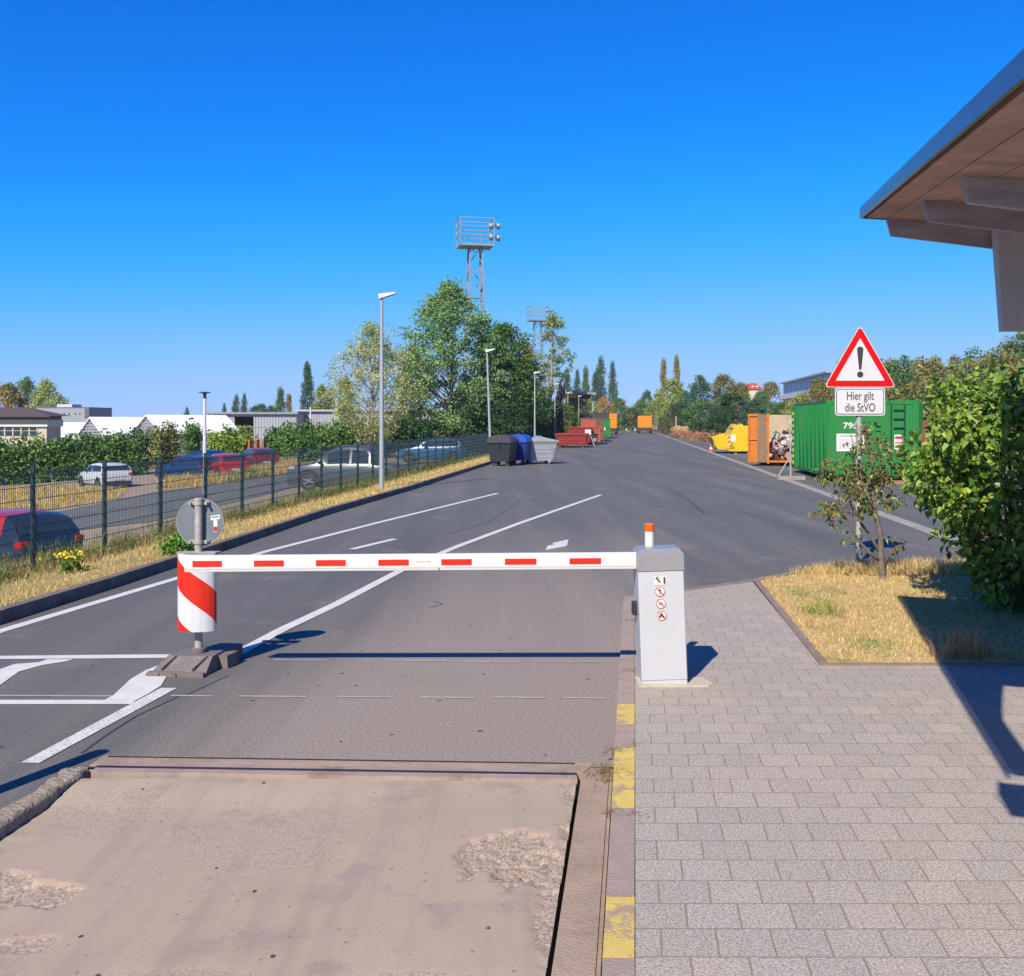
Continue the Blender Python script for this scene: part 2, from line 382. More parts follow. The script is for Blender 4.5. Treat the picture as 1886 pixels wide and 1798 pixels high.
nz = node(nt, 'ShaderNodeTexNoise'); nz.inputs['Scale'].default_value = 60; nz.inputs['Detail'].default_value = 8; nt.links.new(v, nz.inputs['Vector'])
mm = node(nt, 'ShaderNodeMath', operation='MULTIPLY_ADD'); mm.inputs[1].default_value = 1.0; mm.inputs[2].default_value = .12; nt.links.new(at.outputs['Fac'], mm.inputs[0])
m3 = node(nt, 'ShaderNodeMath', operation='MULTIPLY'); nt.links.new(mm.outputs[0], m3.inputs[0]); nt.links.new(nz.outputs[0], m3.inputs[1])
nt.links.new(m3.outputs[0], bp.inputs['Height']); nt.links.new(bp.outputs[0], b.inputs['Normal'])
me = bpy.data.meshes.new('concrete_deck'); me.from_pydata(vs, [], fs); me.materials.append(m)
ca = me.color_attributes.new('Col', 'FLOAT_COLOR', 'POINT'); ca.data.foreach_set('color', np.array(cl, dtype=np.float32).ravel()); me.shade_smooth()
tag(link('weighbridge_deck', me), kind='structure')

# frame: concrete strip beside the deck, concrete and steel across its far end, broken lip on the other side
M_fr = mat('frame_concrete', lin(178,156,136), .9, var=.13, scale=4, bump=.4, bscale=70, dirt=lin(150,128,110), dscale=3)
M_steel = mat('worn_steel', lin(182,162,150), .6, .1, var=.2, scale=6, dirt=lin(126,96,86), dscale=3, dlo=.5, dhi=.7)
M_dsteel = mat('dark_steel', lin(66,52,56), .55, .4, var=.2, scale=5)
KL = lambda Y: .30+.118*(Y-3.51)     # kerb strip edges
KR = lambda Y: .42+SH*(Y-3.51)
mb = MB()
for (a, b, z, mi) in ((lambda Y: DR(Y)+.022, lambda Y: KL(Y)-.018, -.004, 0), (lambda Y: KL(Y)-.018, KL, -.012, 0)):
    mb.hull8([(a(-6), -6, -.3), (b(-6), -6, -.3), (b(YD), YD, -.3), (a(YD), YD, -.3), (a(-6), -6, z), (b(-6), -6, z), (b(YD), YD, z), (a(YD), YD, z)], mi)
mb.hull8([(-2.32, 5.66, -.3), (KL(5.66)-.02, 5.66-.1, -.3), (KL(YD), YD-.08, -.3), (-2.30, YD+.03, -.3), (-2.32, 5.66, .005), (DR(5.6)+.02, 5.54, .005), (DR(5.6)+.1, YD-.1, .005), (-2.30, YD+.03, .005)], 0)
tag(mb.build('concrete_frame', [M_fr]), kind='structure')
mb = MB()
for (y0, y1, z, mi) in ((5.50, 5.565, .004, 0), (5.57, 5.588, .008, 1), (5.592, 5.64, .007, 0), (5.735, 5.748, .009, 1)):
    mb.hull8([(-2.27, y0+.06, -.1), (.345, y0-.06, -.1), (.345, y1-.06, -.1), (-2.27, y1+.06, -.1), (-2.27, y0+.06, z), (.345, y0-.06, z), (.345, y1-.06, z), (-2.27, y1+.06, z)], mi)
tag(mb.build('steel_edge_rail', [M_steel, M_dsteel]), kind='structure')
# broken lip
rn = random.Random(4); N = 130; vs = []; fs = []
for k in range(N+1):
    Y = 1.0+(5.62-1.0)*k/N; x = LIP(Y); j = .02*noise.noise(Vector((Y*9, 0, 1)))+.012*noise.noise(Vector((Y*31, 5, 1)))
    wd = .13+.11*noise.noise(Vector((Y*3.3, 2, 7)))+.02*noise.noise(Vector((Y*17, 2, 7)))
    row = [(x+j, Y, -.12), (x+j-.004, Y, -.02)]
    for q in range(7):
        f = q/6; zz = .003+.008*noise.noise(Vector((Y*26, f*7, 3)))+.007*noise.noise(Vector((Y*6, f*3, 9)))+.004*(1-f)-(.02 if q == 6 else 0)
        row.append((x+j-.012-(wd)*f, Y, zz))
    row.append((x-.30, Y, -.03)); vs += row
c = 10
for k in range(N):
    for q in range(c-1): i = k*c+q; fs.append((i, i+1, i+c+1, i+c))
mb = MB(); mb.add(vs, fs); tag(mb.build('concrete_lip', mat('broken_concrete', lin(172,158,140), .95, var=.3, scale=30, bump=.9, bscale=50, dirt=lin(110,98,88), dscale=18), smooth=True), kind='structure')

# kerb stones beside the paving, three of them yellow
M_ks = mat('kerbstone', lin(176,158,148), .9, var=.12, scale=5, bump=.4, bscale=80, dirt=lin(140,124,116), dscale=60, dlo=.5, dhi=.8)
M_yel = mat('yellow_paint', lin(228,200,108), .8, var=.1, scale=6, bump=.3, bscale=80, dirt=lin(182,158,136), dscale=7, dlo=.5, dhi=.58)
mb = MB(); yedge = [0, 1.2, 2.4, 3.0, 3.62, 3.94, 4.98, 5.88, 6.02, 6.72, 7.3, 8.3, 9.3, 10.3, 11.0]
ydist = {}
def yr(a, b): return (G(1150, b)[1], G(1150, a)[1])
Ylw = [yr(1303, 1340), yr(1385, 1497), yr(1662, 1775)]
edges = [-3, -2, -1, 0, 1, 2.0, 2.9]+[Ylw[2][0], Ylw[2][1], Ylw[1][0], Ylw[1][1], Ylw[0][0], Ylw[0][1]]+[7.4, 8.4, 9.4, 10.4, 11.1]
for a, b in zip(edges[:-1], edges[1:]):
    isy = any(abs(a-q[0]) < 1e-6 for q in Ylw); g = .006
    mb.hull8([(KL(a), a+g, -.2), (KR(a)-.003, a+g, -.2), (KR(b)-.003, b-g, -.2), (KL(b), b-g, -.2), (KL(a)+.006, a+g, .024), (KR(a)-.003, a+g, .024), (KR(b)-.003, b-g, .024), (KL(b)+.006, b-g, .024)], 1 if isy else 0)
tag(mb.build('kerbstones', [M_ks, M_yel]), kind='structure')

# block paving
def paving(name):
    m = bpy.data.materials.new(name); m.use_nodes = True; nt = m.node_tree; b = nt.nodes['Principled BSDF']
    tc = node(nt, 'ShaderNodeTexCoord'); v = tc.outputs['UV']; ov = tc.outputs['Object']
    br = node(nt, 'ShaderNodeTexBrick'); br.offset = .5; br.squash = 1
    br.inputs['Scale'].default_value = 1; br.inputs['Brick Width'].default_value = .2; br.inputs['Row Height'].default_value = .2
    br.inputs['Mortar Size'].default_value = .0043; br.inputs['Mortar Smooth'].default_value = .3; br.inputs['Bias'].default_value = -.2
    br.inputs['Color1'].default_value = lin(181,174,165); br.inputs['Color2'].default_value = lin(192,183,172); br.inputs['Mortar'].default_value = lin(156,142,127)
    wv = node(nt, 'ShaderNodeTexNoise'); wv.inputs['Scale'].default_value = 6; nt.links.new(v, wv.inputs['Vector'])
    wm = nt.nodes.new('ShaderNodeVectorMath'); wm.operation = 'MULTIPLY_ADD'; wm.inputs[1].default_value = (.008,.008,0); nt.links.new(wv.outputs['Color'], wm.inputs[0]); nt.links.new(v, wm.inputs[2])
    nt.links.new(wm.outputs[0], br.inputs['Vector'])
    c = br.outputs['Color']
    fine = noise_ramp(nt, ov, 95, .40, .60, 3, .95)
    spk = mixc(nt, fine, mixc(nt, 1.0, c, (.58,.57,.58,1), 'MULTIPLY'), mixc(nt, 1.0, c, (1.40,1.39,1.38,1), 'MULTIPLY'))
    c = mixc(nt, br.outputs['Fac'], spk, c)
    c = mixc(nt, noise_ramp(nt, ov, .8, .45, .75, 5), c, mixc(nt, 1.0, c, (1.08,1.04,.94,1), 'MULTIPLY'))
    c = mixc(nt, noise_ramp(nt, ov, 2.1, .6, .75, 5), c, mixc(nt, 1.0, c, (.86,.84,.82,1), 'MULTIPLY'))
    nt.links.new(c, b.inputs['Base Color']); b.inputs['Roughness'].default_value = .9; b.inputs['Specular IOR Level'].default_value = .25
    inv = node(nt, 'ShaderNodeMath', operation='MULTIPLY_ADD'); nt.links.new(br.outputs['Fac'], inv.inputs[0]); inv.inputs[1].default_value = -1.0
    nt.links.new(noise_ramp(nt, ov, 130, .2, .8, 2), inv.inputs[2])
    bp = node(nt, 'ShaderNodeBump'); bp.inputs['Strength'].default_value = .5; bp.inputs['Distance'].default_value = .005
    nt.links.new(inv.outputs[0], bp.inputs['Height']); nt.links.new(bp.outputs[0], b.inputs['Normal']); return m
GP = [(2.92, 12.2), (2.42, 8.0)]      # border between paving and the grass bed
def pave_sheet(name, polys, z):
    bm = bmesh.new(); uvl = bm.loops.layers.uv.new('UVMap')
    for poly in polys:
        f = bm.faces.new([bm.verts.new((x, y, z)) for x, y in poly])
        for l in f.loops: p = l.vert.co; l[uvl].uv = (p.x-SH*p.y, p.y+.003*p.x)
        e = bmesh.ops.extrude_face_region(bm, geom=[f]); 
        for q in e['geom']:
            if isinstance(q, bmesh.types.BMVert): q.co.z = -.12
    me = bpy.data.meshes.new(name); bmesh.ops.recalc_face_normals(bm, faces=bm.faces); bm.to_mesh(me); bm.free(); me.materials.append(paving('block_paving'))
    return tag(link(name, me), kind='structure')
pave_sheet('pavement', [[(KR(-6), -6), (14, -6), (14, 7.96), (2.38, 7.96), (2.82, 12.1), (1.95, 11.5), (1.45, 11.25), (KR(10.9), 10.9)]], .022)
# bed edging and grass bed soil
mb = MB()
mb.bar((2.40, 7.93, .0), (2.88, 12.15, .0), .07, .07); mb.bar((2.36, 7.93, .0), (12, 7.93, .0), .06, .068)
mb.bar((1.33, 11.1, .0), (1.95, 11.52, .0), .08, .06); mb.bar((1.95, 11.52, 0), (2.9, 12.22, .0), .08, .06)
mb.bar((2.9, 12.22, 0), (4.25, 13.5, 0), .09, .07); mb.bar((4.25, 13.5, 0), (14, 14.3, 0), .09, .07)
tag(mb.build('bed_edging', mat('edging', lin(150,132,122), .9, var=.15, bump=.3)), kind='structure')
mb = MB(); BED = [(2.44, 7.97), (12, 7.97), (14, 14.2), (4.3, 13.45), (2.92, 12.2)]
mb.prism(BED, -.1, .02); tag(mb.build('grass_bed_soil', mat('bed_soil', lin(206,178,128), .95, var=.2, scale=6, bump=.5, bscale=30, dirt=lin(150,136,90), dscale=2, dlo=.55, dhi=.75)), kind='structure')

# ------------------------------------------------------------------ road markings
def paint(name, wear_lo, wear_hi):
    m = bpy.data.materials.new(name); m.use_nodes = True; nt = m.node_tree; b = nt.nodes['Principled BSDF']
    v = node(nt, 'ShaderNodeTexCoord').outputs['Object']
    c = mixc(nt, noise_ramp(nt, v, 6, .3, .7), lin(222,217,212), lin(240,237,232))
    c = mixc(nt, noise_ramp(nt, v, 55, wear_lo, wear_hi, 5, .8), c, lin(128,120,118))
    nt.links.new(c, b.inputs['Base Color']); b.inputs['Roughness'].default_value = .7; return m
M_paint = paint('white_road_paint', .66, .76); M_worn = paint('worn_road_paint', .54, .62); M_faint = mat('faint_paint', lin(190,182,174), .8, var=.2, scale=20)
def marking(polys, name, m, z=.004):
    mb = MB()
    for poly in polys:
        pts = [G(px, py) for px, py in poly]
        n = len(pts)
        A = sum(pts[i][0]*pts[(i+1)%n][1]-pts[(i+1)%n][0]*pts[i][1] for i in range(n))
        if A < 0: pts = pts[::-1]
        mb.add([(x, y, z) for x, y in pts], [tuple(range(n))])
    return tag(mb.build(name, m), kind='structure')
def zz(L): return [(x/3.746, 1080+y/3.746) for x, y in L]
def ribbon(cpts, wd):       # strip of constant world width along pixel points
    pts = [Vector(G(*p)) for p in cpts]; out = []; back = []
    for i, p in enumerate(pts):
        d = (pts[min(i+1, len(pts)-1)]-pts[max(i-1, 0)]).normalized(); nn = Vector((-d.y, d.x))*wd/2
        out.append(p+nn); back.append(p-nn)
    return out+back[::-1]
def ribbon_obj(lines, name, m, z=.004):
    mb = MB()
    for cp, wd in lines:
        r = ribbon(cp, wd); n = len(r)//2
        for i in range(n-1):
            q = [r[i], r[i+1], r[2*n-2-i], r[2*n-1-i]]; mb.add([(p.x, p.y, z) for p in q], [(0, 1, 2, 3)])
    return tag(mb.build(name, m), kind='structure')
marking([zz([(0,575),(100,540),(270,527),(330,506),(510,506),(450,522),(290,547),(130,592),(0,685)]),
         zz([(-200,640),(-60,600),(0,575),(0,685),(-60,760),(-200,790)]),
         zz([(720,787),(780,757),(900,645),(1000,585),(1140,530),(1180,523),(1290,520),(1270,550),(1185,562),(1110,690),(1030,740),(945,787)]),
         ], 'road_marking_letters', M_paint, .0045)
marking([zz([(-300,484),(0,483),(900,474),(1560,470),(1590,491),(900,499),(0,505),(-300,507)]),
         zz([(-300,787),(0,787),(940,787),(905,816),(0,817),(-300,818)])], 'stop_lines', M_paint, .004)
ribbon_obj([([(405,1222),(520,1160),(620,1113),(748,1046),(845,1006),(960,963),(1106,912)], .12)], 'dividing_line', M_paint, .0055)
marking([zz([(145,1222),(270,1225),(1222,706),(1110,706)])], 'worn_dividing_line', M_worn, .0055)
ribbon_obj([([(-120,1208),(0,1163),(331,1064),(490,1016),(700,962),(916,909)], .12)], 'edge_line', M_paint)
ribbon_obj([([(648,1012),(727,993)], .12)], 'dashed_line', M_paint)
ribbon_obj([([(a, y), (b, y+1)], .028) for a, b, y in ((315,390,1282),(440,565,1283),(622,722,1284),(775,875,1285),(907,1005,1285),(1040,1116,1286),(505,603,1216),(717,825,1217),(850,955,1219),(985,1110,1219),(0,214,1282))], 'saw_cut_dashes', M_faint)
marking([[(1047,994),(1044,1006),(1034,1008),(1005,1014),(1008,1006),(1022,1003),(1016,1001)]], 'arrow_marking', M_paint)
# cracks / sealed seams
M_seam = mat('seam_tar', (.035,.033,.036,1), .7)
ribbon_obj([([(1238,905),(1268,920),(1298,948)], .03), ([(905,880),(935,900),(955,925),(900,962),(820,985)], .012), ([(800,1108),(815,1113),(790,1120)], .012)], 'road_seams', M_seam, .003)
ribbon_obj([([(330,1283),(250,1320),(200,1352),(150,1388)], .014), ([(420,1245),(340,1282)], .01)], 'deck_side_seam', M_seam, .003)

# ------------------------------------------------------------------ boom barrier
M_cab = mat('cabinet_paint', lin(210,212,218), .35, var=.03, scale=3, spec=.5)
M_hood = mat('cabinet_hood_metal', lin(182,180,184), .35, .35, var=.05)
M_white = mat('white_paint', lin(238,238,236), .4, var=.02)
M_red = mat('signal_red', lin(228,42,14), .45, var=.06)
M_black = mat('black_plastic', (.02,.02,.025,1), .5)
M_galv = mat('galvanised_steel', lin(192,188,182), .55, .15, var=.15, scale=14, dirt=lin(150,146,142), dscale=20)
bar = thing('boom_barrier', 'closed white boom barrier with red dashes reaching across the lane from its light grey cabinet', 'barrier', (1.085, 7.32, .02))
LEAN = radians(-2.0)
mb = MB(); mb.box(-.163, .163, 0, .30, .035, .815, bev=.006); mb.box(-.160, .160, .004, .296, 0, .035)
cab = mb.build('cabinet', M_cab, bar, rot=(0, LEAN, 0))
mb = MB(); mb.box(-.165, .165, -.006, .306, .815, .93)
mb.hull8([(-.165,-.006,.93),(.165,-.006,.93),(.165,.306,.93),(-.165,.306,.93),(-.140,.05,.965),(.140,.05,.965),(.140,.27,.965),(-.140,.27,.965)])
hood = mb.build('hood', M_hood, bar, rot=(0, LEAN, 0))
mb = MB(); mb.prism([(-.19,-.05),(.30,-.05),(.35,0.0),(.30,.20),(-.19,.20)], -.03, .012)
mb.build('plinth', mat('plinth_concrete', lin(208,198,180), .9, var=.08, bump=.3), bar)
bc = MB(); bc.lathe([(.034,.0),(.034,.115)], 20); be = bc.build('beacon', M_white, bar, smooth=True, angle=40, loc=(-.078, .24, .955))
bc = MB(); bc.lathe([(.036,.115),(.036,.165),(.030,.172)], 20); bc.build('lens', mat('amber_lens', lin(250,110,10), .25, var=.04), be, smooth=True, angle=40)
mb = MB(); mb.box(-.215, -.16, .12, .20, .475, .57, bev=.006); mb.build('sensor_box', M_black, bar)
# pictograms
def disc(mb, c, r, y, mi=0, n=32, r0=0):
    a = [2*pi*k/n for k in range(n)]
    if r0 == 0: mb.add([(c[0]+r*cos(t), y, c[1]+r*sin(t)) for t in a], [tuple(range(n))], mi)
    else: mb.add([(c[0]+r*cos(t), y, c[1]+r*sin(t)) for t in a]+[(c[0]+r0*cos(t), y, c[1]+r0*sin(t)) for t in a], [(k, (k+1)%n, n+(k+1)%n, n+k) for k in range(n)], mi)
def strip(mb, a, b, wd, y, mi=0):
    a = Vector(a); b = Vector(b); d = (b-a).normalized(); q = Vector((-d.y, d.x))*wd/2
    mb.add([(p.x, y, p.y) for p in (a-q, b-q, b+q, a+q)], [(0,1,2,3)], mi)
M_pred = mat('pictogram_red', lin(196,40,48), .5, var=.05); M_stk = mat('sticker_white', lin(240,236,234), .5, var=.02); M_ink = mat('ink_black', (.03,.03,.03,1), .6)
st = MB(); st.add([(-.052,-.004,.715),(.036,-.004,.715),(.036,-.004,.780),(-.052,-.004,.780)], [(0,1,2,3)], 0)
for a, b, wd in (((-.038,.768),(-.012,.738),.009),((-.03,.762),(-.043,.757),.004),((-.018,.748),(-.02,.728),.004),((-.014,.742),(-.002,.727),.004),((-.022,.757),(-.008,.760),.004),((.022,.722),(.022,.770),.013)):
    strip(st, a, b, wd, -.0055, 1)
disc(st, (-.026,.772), .005, -.0055, 1)
st.build('sticker', [M_stk, M_ink], cab)
for i, zc in enumerate((.668, .583, .497)):
    st = MB(); xc = -.012+.003*i; disc(st, (xc, zc), .037, -.0042, 0); disc(st, (xc, zc), .035, -.0050, 1, r0=.0305); strip(st, (xc-.023, zc+.023), (xc+.023, zc-.023), .005, -.0054, 1)
    if i == 0:
        disc(st, (xc-.004, zc+.019), .005, -.0060, 2)
        for a, b, wd in (((-.003,.013),(.003,-.003),.008),((.003,-.003),(-.008,-.022),.004),((.003,-.003),(.012,-.02),.004),((0,.01),(.012,.004),.003),((-.002,.01),(-.013,.002),.003)): strip(st, (xc+a[0], zc+a[1]), (xc+b[0], zc+b[1]), wd, -.0060, 2)
    if i == 1:
        disc(st, (xc-.012, zc-.006), .009, -.0060, 2, 20, .0075); disc(st, (xc+.012, zc-.006), .009, -.0060, 2, 20, .0075)
        for a, b in (((-.012,-.006),(-.004,.008)),((-.004,.008),(.008,.008)),((.012,-.006),(.007,.012)),((-.012,-.006),(.002,-.006)),((.002,-.006),(.008,.008))): strip(st, (xc+a[0], zc+a[1]), (xc+b[0], zc+b[1]), .0018, -.0060, 2)
    if i == 2:
        disc(st, (xc-.013, zc-.009), .008, -.0060, 2); disc(st, (xc+.013, zc-.009), .008, -.0060, 2); disc(st, (xc-.001, zc+.019), .005, -.0060, 2)
        for a, b, wd in (((-.014,0),(.012,0),.010),((-.004,.002),(-.001,.016),.008),((.0,.012),(.010,.006),.003)): strip(st, (xc+a[0], zc+a[1]), (xc+b[0], zc+b[1]), wd, -.0060, 2)
    st.build('pictogram', [M_stk, M_pred, mat('pictogram_ink', lin(120,30,40), .6)], cab)
# arm
x0, x1 = -2.352-1.085, .905-1.085; zr, zl = .897, .872
arm = MB()
prof = [(0,.0),(.02,-.004),(.048,0.004),(.052,.03),(.052,.09),(.045,.112),(.02,.118),(.002,.114),(-.004,.09),(-.004,.02)]
vs = [(x0, a, b) for a, b in prof]+[(x1, a, b) for a, b in prof]; n = len(prof)
arm.add(vs, [tuple(range(n)), tuple(range(2*n-1, n-1, -1))]+[(i, (i+1)%n, n+(i+1)%n, n+i) for i in range(n)])
TILT = radians(-.42)
armo = arm.build('barrier_arm', M_white, bar, smooth=True, angle=50, loc=(0, .09, .838-.02), rot=(0, TILT, 0))
sA = (7.32+.09)/F
for a, b in ((355,409),(468,523),(582,637),(697,753),(813,869),(930,988),(1049,1107)):
    xa = (a-CX)*sA-1.085; xb = (b-CX)*sA-1.085; rd = MB(); rd.box(xa, xb, -.0065, -.0035, .036, .079); rd.build('red_stripe', M_red, armo)
ln = MB(); ln.box(x0, x1-.01, -.0052, -.0038, .0175, .0195); ln.build('seal_line', mat('seal_grey', lin(200,198,200), .6), armo)
ln = MB(); ln.box(-1.612, -1.607, -.0056, -.003, .0, .02); ln.build('joint', M_black, armo)
tm = text_mesh('WCLDRVWER', .017, mat('faded_print', lin(185,185,188), .6)); to = link('lettering', tm, armo, loc=(-1.72, -.0048, .062), rot=(radians(90), 0, 0))

# ------------------------------------------------------------------ guide post with striped shield
px_, py_ = -2.415, 7.95
gp = thing('guide_post', 'steel post with curved red and white striped shield and a round sign seen from behind', 'traffic post', (px_, py_, 0))
mb = MB(); mb.tube([(0,0,.06),(0,0,1.30)], .030, 20); mb.lathe([(.033,1.285),(.033,1.302),(.02,1.306)], 20)
mb.build('post', M_galv, gp, smooth=True, angle=40)
mb = MB(); s_ = MB()
# curved shield: part cylinder bulging to the viewer, axis through the post
R_, a0, a1, zb, zt = .150, radians(186), radians(354), .295, .885
def shp(u, v, r): a = a0+(a1-a0)*u; return (r*cos(a), r*sin(a)*.62-.03, zb+(zt-zb)*v)
nu, nv = 36, 1
V = [shp(i/nu, j, R_) for j in (0, 1) for i in range(nu+1)]+[shp(i/nu, j, R_-.006) for j in (0, 1) for i in range(nu+1)]
q = nu+1
fs = [(i, i+1, q+i+1, q+i) for i in range(nu)]+[(2*q+i, 3*q+i, 3*q+i+1, 2*q+i+1) for i in range(nu)]+[(i, 2*q+i, 2*q+i+1, i+1) for i in range(nu)]+[(q+i, q+i+1, 3*q+i+1, 3*q+i) for i in range(nu)]+[(0,q,3*q,2*q),(nu,2*q+nu,3*q+nu,q+nu)]
mb.add(V, fs)
sh = mb.build('shield', mat('reflective_white', lin(226,230,236), .35, var=.05, scale=8), gp, smooth=True, angle=40)
st = MB()
for (t0, t1) in ((0.0, .36), (.76, 1.12)):
    V = []; fs = []; m_ = 0
    for i in range(nu+1):
        u = i/nu; ue = .5-.5*cos(pi*u) if False else u
        va = 1-(t0+.52*ue); vb = 1-(t1+.56*ue)
        va = max(0, min(1, va)); vb = max(0, min(1, vb)); V += [shp(u, va, R_+.0015), shp(u, vb, R_+.0015)]
    for i in range(nu):
        if abs(V[2*i][2]-V[2*i+1][2]) > 1e-4 or abs(V[2*i+2][2]-V[2*i+3][2]) > 1e-4: fs.append((2*i, 2*i+1, 2*i+3, 2*i+2))
    st.add(V, fs)
st.build('red_stripe', M_red, sh, smooth=True)
mb = MB()
for i in (6, 12, 17, 22, 27, 31): 
    p = shp(i/nu, 0, R_+.0008); mb.box(p[0]-.0009, p[0]+.0009, p[1]-.0002, p[1]+.004, zb, zt)
mb.build('flute', mat('flute_grey', lin(206,208,214), .5), sh)
mb = MB(); mb.prism([(-.15,-.07),(.15,-.07),(.165,.03),(-.165,.03)], zt, zt+.008); mb.build('top_bracket', M_galv, gp)
dk = MB(); n = 48; rS = .182; zS = 1.115
V = [(rS*cos(2*pi*k/n), y, zS+rS*sin(2*pi*k/n)) for y in (.036, .040) for k in range(n)]
dk.add(V, [tuple(range(n)), tuple(range(2*n-1, n-1, -1))]+[(k, (k+1)%n, n+(k+1)%n, n+k) for k in range(n)])
sg = dk.build('round_sign', mat('sign_back_grey', lin(132,142,150), .5, .3, var=.12, scale=9, dirt=lin(84,92,100), dscale=26, dlo=.6, dhi=.7), gp)
dk = MB(); dk.M = Matrix.Translation((0,0,0))
dk.tube([(rS*cos(2*pi*k/n), .036, zS+rS*sin(2*pi*k/n)) for k in range(n+1)], .003, 6, cap=False); dk.build('sign_rim', M_galv, sg)
for zc in (1.265, .965):
    cl_ = MB(); cl_.lathe([(.037, zc-.013), (.037, zc+.013)], 18); cl_.box(-.075, .075, .012, .034, zc-.014, zc+.014); cl_.tube([(-.062,-.03,zc),(-.062,.03,zc)], .009, 8); cl_.tube([(.062,-.03,zc),(.062,.03,zc)], .011, 8)
    cl_.build('clamp', M_galv, gp)
st = MB(); st.add([(.082,.0345,1.13),(.155,.0345,1.14),(.155,.0345,1.175),(.082,.0345,1.165)], [(0,1,2,3)], 0)
st.add([(.105,.0335,1.04),(.135,.0335,1.04),(.135,.0335,1.135),(.105,.0335,1.135)], [(0,1,2,3)], 0)
st.add([(.106,.0328,1.045),(.134,.0328,1.045),(.134,.0328,1.08),(.106,.0328,1.08)], [(0,1,2,3)], 1); strip(st, (.09,1.153), (.148,1.16), .008, .033, 2)
st.build('sticker', [M_stk, M_pred, mat('sticker_blue', lin(70,120,190), .6)], sg)
M_rub = mat('recycled_plastic', lin(126,118,116), .85, var=.15, scale=12, bump=.4, bscale=60, dirt=lin(140,134,128), dscale=9)
ft = MB()   # long foot plate running away from the viewer, slightly turned
ft.M = Matrix.Rotation(radians(-6), 4, 'Z')
ft.hull8([(-.27,-.30,0),(.17,-.30,0),(.17,.12,0),(-.20,.14,0),(-.19,-.12,.115),(.16,-.12,.115),(.16,.10,.115),(-.15,.12,.115)])
ft.box(-.262,.165,-.315,-.28,0,.035); ft.box(-.27,-.17,-.325,-.30,0,.028); ft.box(-.09,-.04,-.328,-.30,0,.028); ft.box(.09,.17,-.325,-.30,0,.028)
for xx_ in (-.15, .09): ft.bar((xx_-.03,-.27,.045), (xx_+.03,-.13,.118), .012, .014)
ft.hull8([(-.06,.10,0),(.16,.10,0),(.20,.42,0),(-.02,.42,0),(-.05,.10,.11),(.15,.10,.11),(.19,.42,.10),(-.01,.42,.10)])
ft.hull8([(.155,-.02,0),(.24,-.02,0),(.26,.16,0),(.155,.16,0),(.155,-.02,.10),(.235,-.02,.10),(.255,.16,.10),(.155,.16,.10)])
ft.lathe([(.055,.10),(.055,.15),(.045,.155)], 18)
ft.build('foot_plate', M_rub, gp)

# bollard outside the frame whose shadow lies beside the deck
bo = thing('bollard', 'round steel bollard beside the weighbridge lane', 'bollard', (-2.83, 4.85, 0))
mb = MB(); mb.lathe([(.055,0),(.055,.94),(.05,.985),(.03,1.0)], 20); mb.build('tube', M_galv, bo, smooth=True, angle=40)

# ------------------------------------------------------------------ warning sign on its post
wx, wy = XX(1583.5, 13.5), 13.5
ws = thing('traffic_sign', 'red bordered warning triangle with exclamation mark above a white plate reading Hier gilt die StVO', 'traffic sign', (wx, wy, 0))
mb = MB(); mb.tube([(0,.04,-.1),(0,.04,3.05)], .038, 16); mb.build('post', M_galv, ws, smooth=True, angle=40)
def tri(r, zc, rc, n=6):   # rounded triangle, circumradius r
    out = []
    for k in range(3):
        a = pi/2-2*pi*k/3; c = Vector((cos(a), sin(a)))*(r-rc*2)
        for j in range(n+1): t = a+pi/3-2*pi/3*j/n; out.append((c.x+rc*cos(t), zc+c.y+rc*sin(t)))
    return out
zt = H+(HY-600)/F*13.5; zc = zt-.525+.0; 
M_sred = mat('sign_red', lin(232,20,22), .35, var=.02); M_swh = mat('sign_white', lin(236,234,238), .35, var=.02)
def plate(outl, y0, y1, m, name, par):
    mb = MB(); mb.prism(outl, y0, y1, 'y'); return mb.build(name, m, par)
R0 = .545
tz = zt-R0+.01
pl = plate(tri(R0, tz, .035), -.012, 0, [M_galv], 'triangle_plate', ws)
plate(tri(R0, tz, .035), -.0135, -.0122, [M_swh], 'white_edge', pl)
plate(tri(R0-.018, tz, .03), -.0155, -.0137, [M_sred], 'red_border', pl)
plate(tri(R0-.175, tz, .006), -.0172, -.0157, [M_swh], 'white_field', pl)
ex = MB(); n = 12
top = tz+.222; bot = tz-.035
pr = [(.041*cos(pi*k/n), top+.038*sin(pi*k/n)) for k in range(n+1)]+[(-.016*cos(pi*k/n), bot-.008*sin(pi*k/n)) for k in range(n+1)]
ex.prism(pr, -.019, -.0174, 'y'); ex.prism([(.041*cos(2*pi*k/20), tz-.105+.041*sin(2*pi*k/20)) for k in range(20)], -.019, -.0174, 'y')
ex.build('exclamation_mark', M_ink, pl)
def rrect(w, h, r, zc, n=5):
    out = []
    for sx, sz, a in ((1,1,0),(-1,1,pi/2),(-1,-1,pi),(1,-1,3*pi/2)):
        for j in range(n+1): t = a+pi/2*j/n; out.append((sx*(w/2-r)+r*cos(t), zc+sz*(h/2-r)+r*sin(t)))
    return out
pz = H+(HY-740)/F*13.5; pw, ph = .655, .365
pl2 = plate(rrect(pw, ph, .04, pz), -.010, .002, [M_galv], 'text_plate', ws)
plate(rrect(pw, ph, .04, pz), -.0118, -.0102, [M_swh], 'white_edge', pl2)
plate(rrect(pw-.03, ph-.03, .032, pz), -.0134, -.0120, [M_ink], 'black_border', pl2)
plate(rrect(pw-.05, ph-.05, .026, pz), -.0150, -.0136, [M_swh], 'white_field', pl2)
link('lettering', text_mesh('Hier gilt', .155, M_ink, .70, .0012), pl2, (0, -.0158, pz+.072), (radians(90), 0, 0))
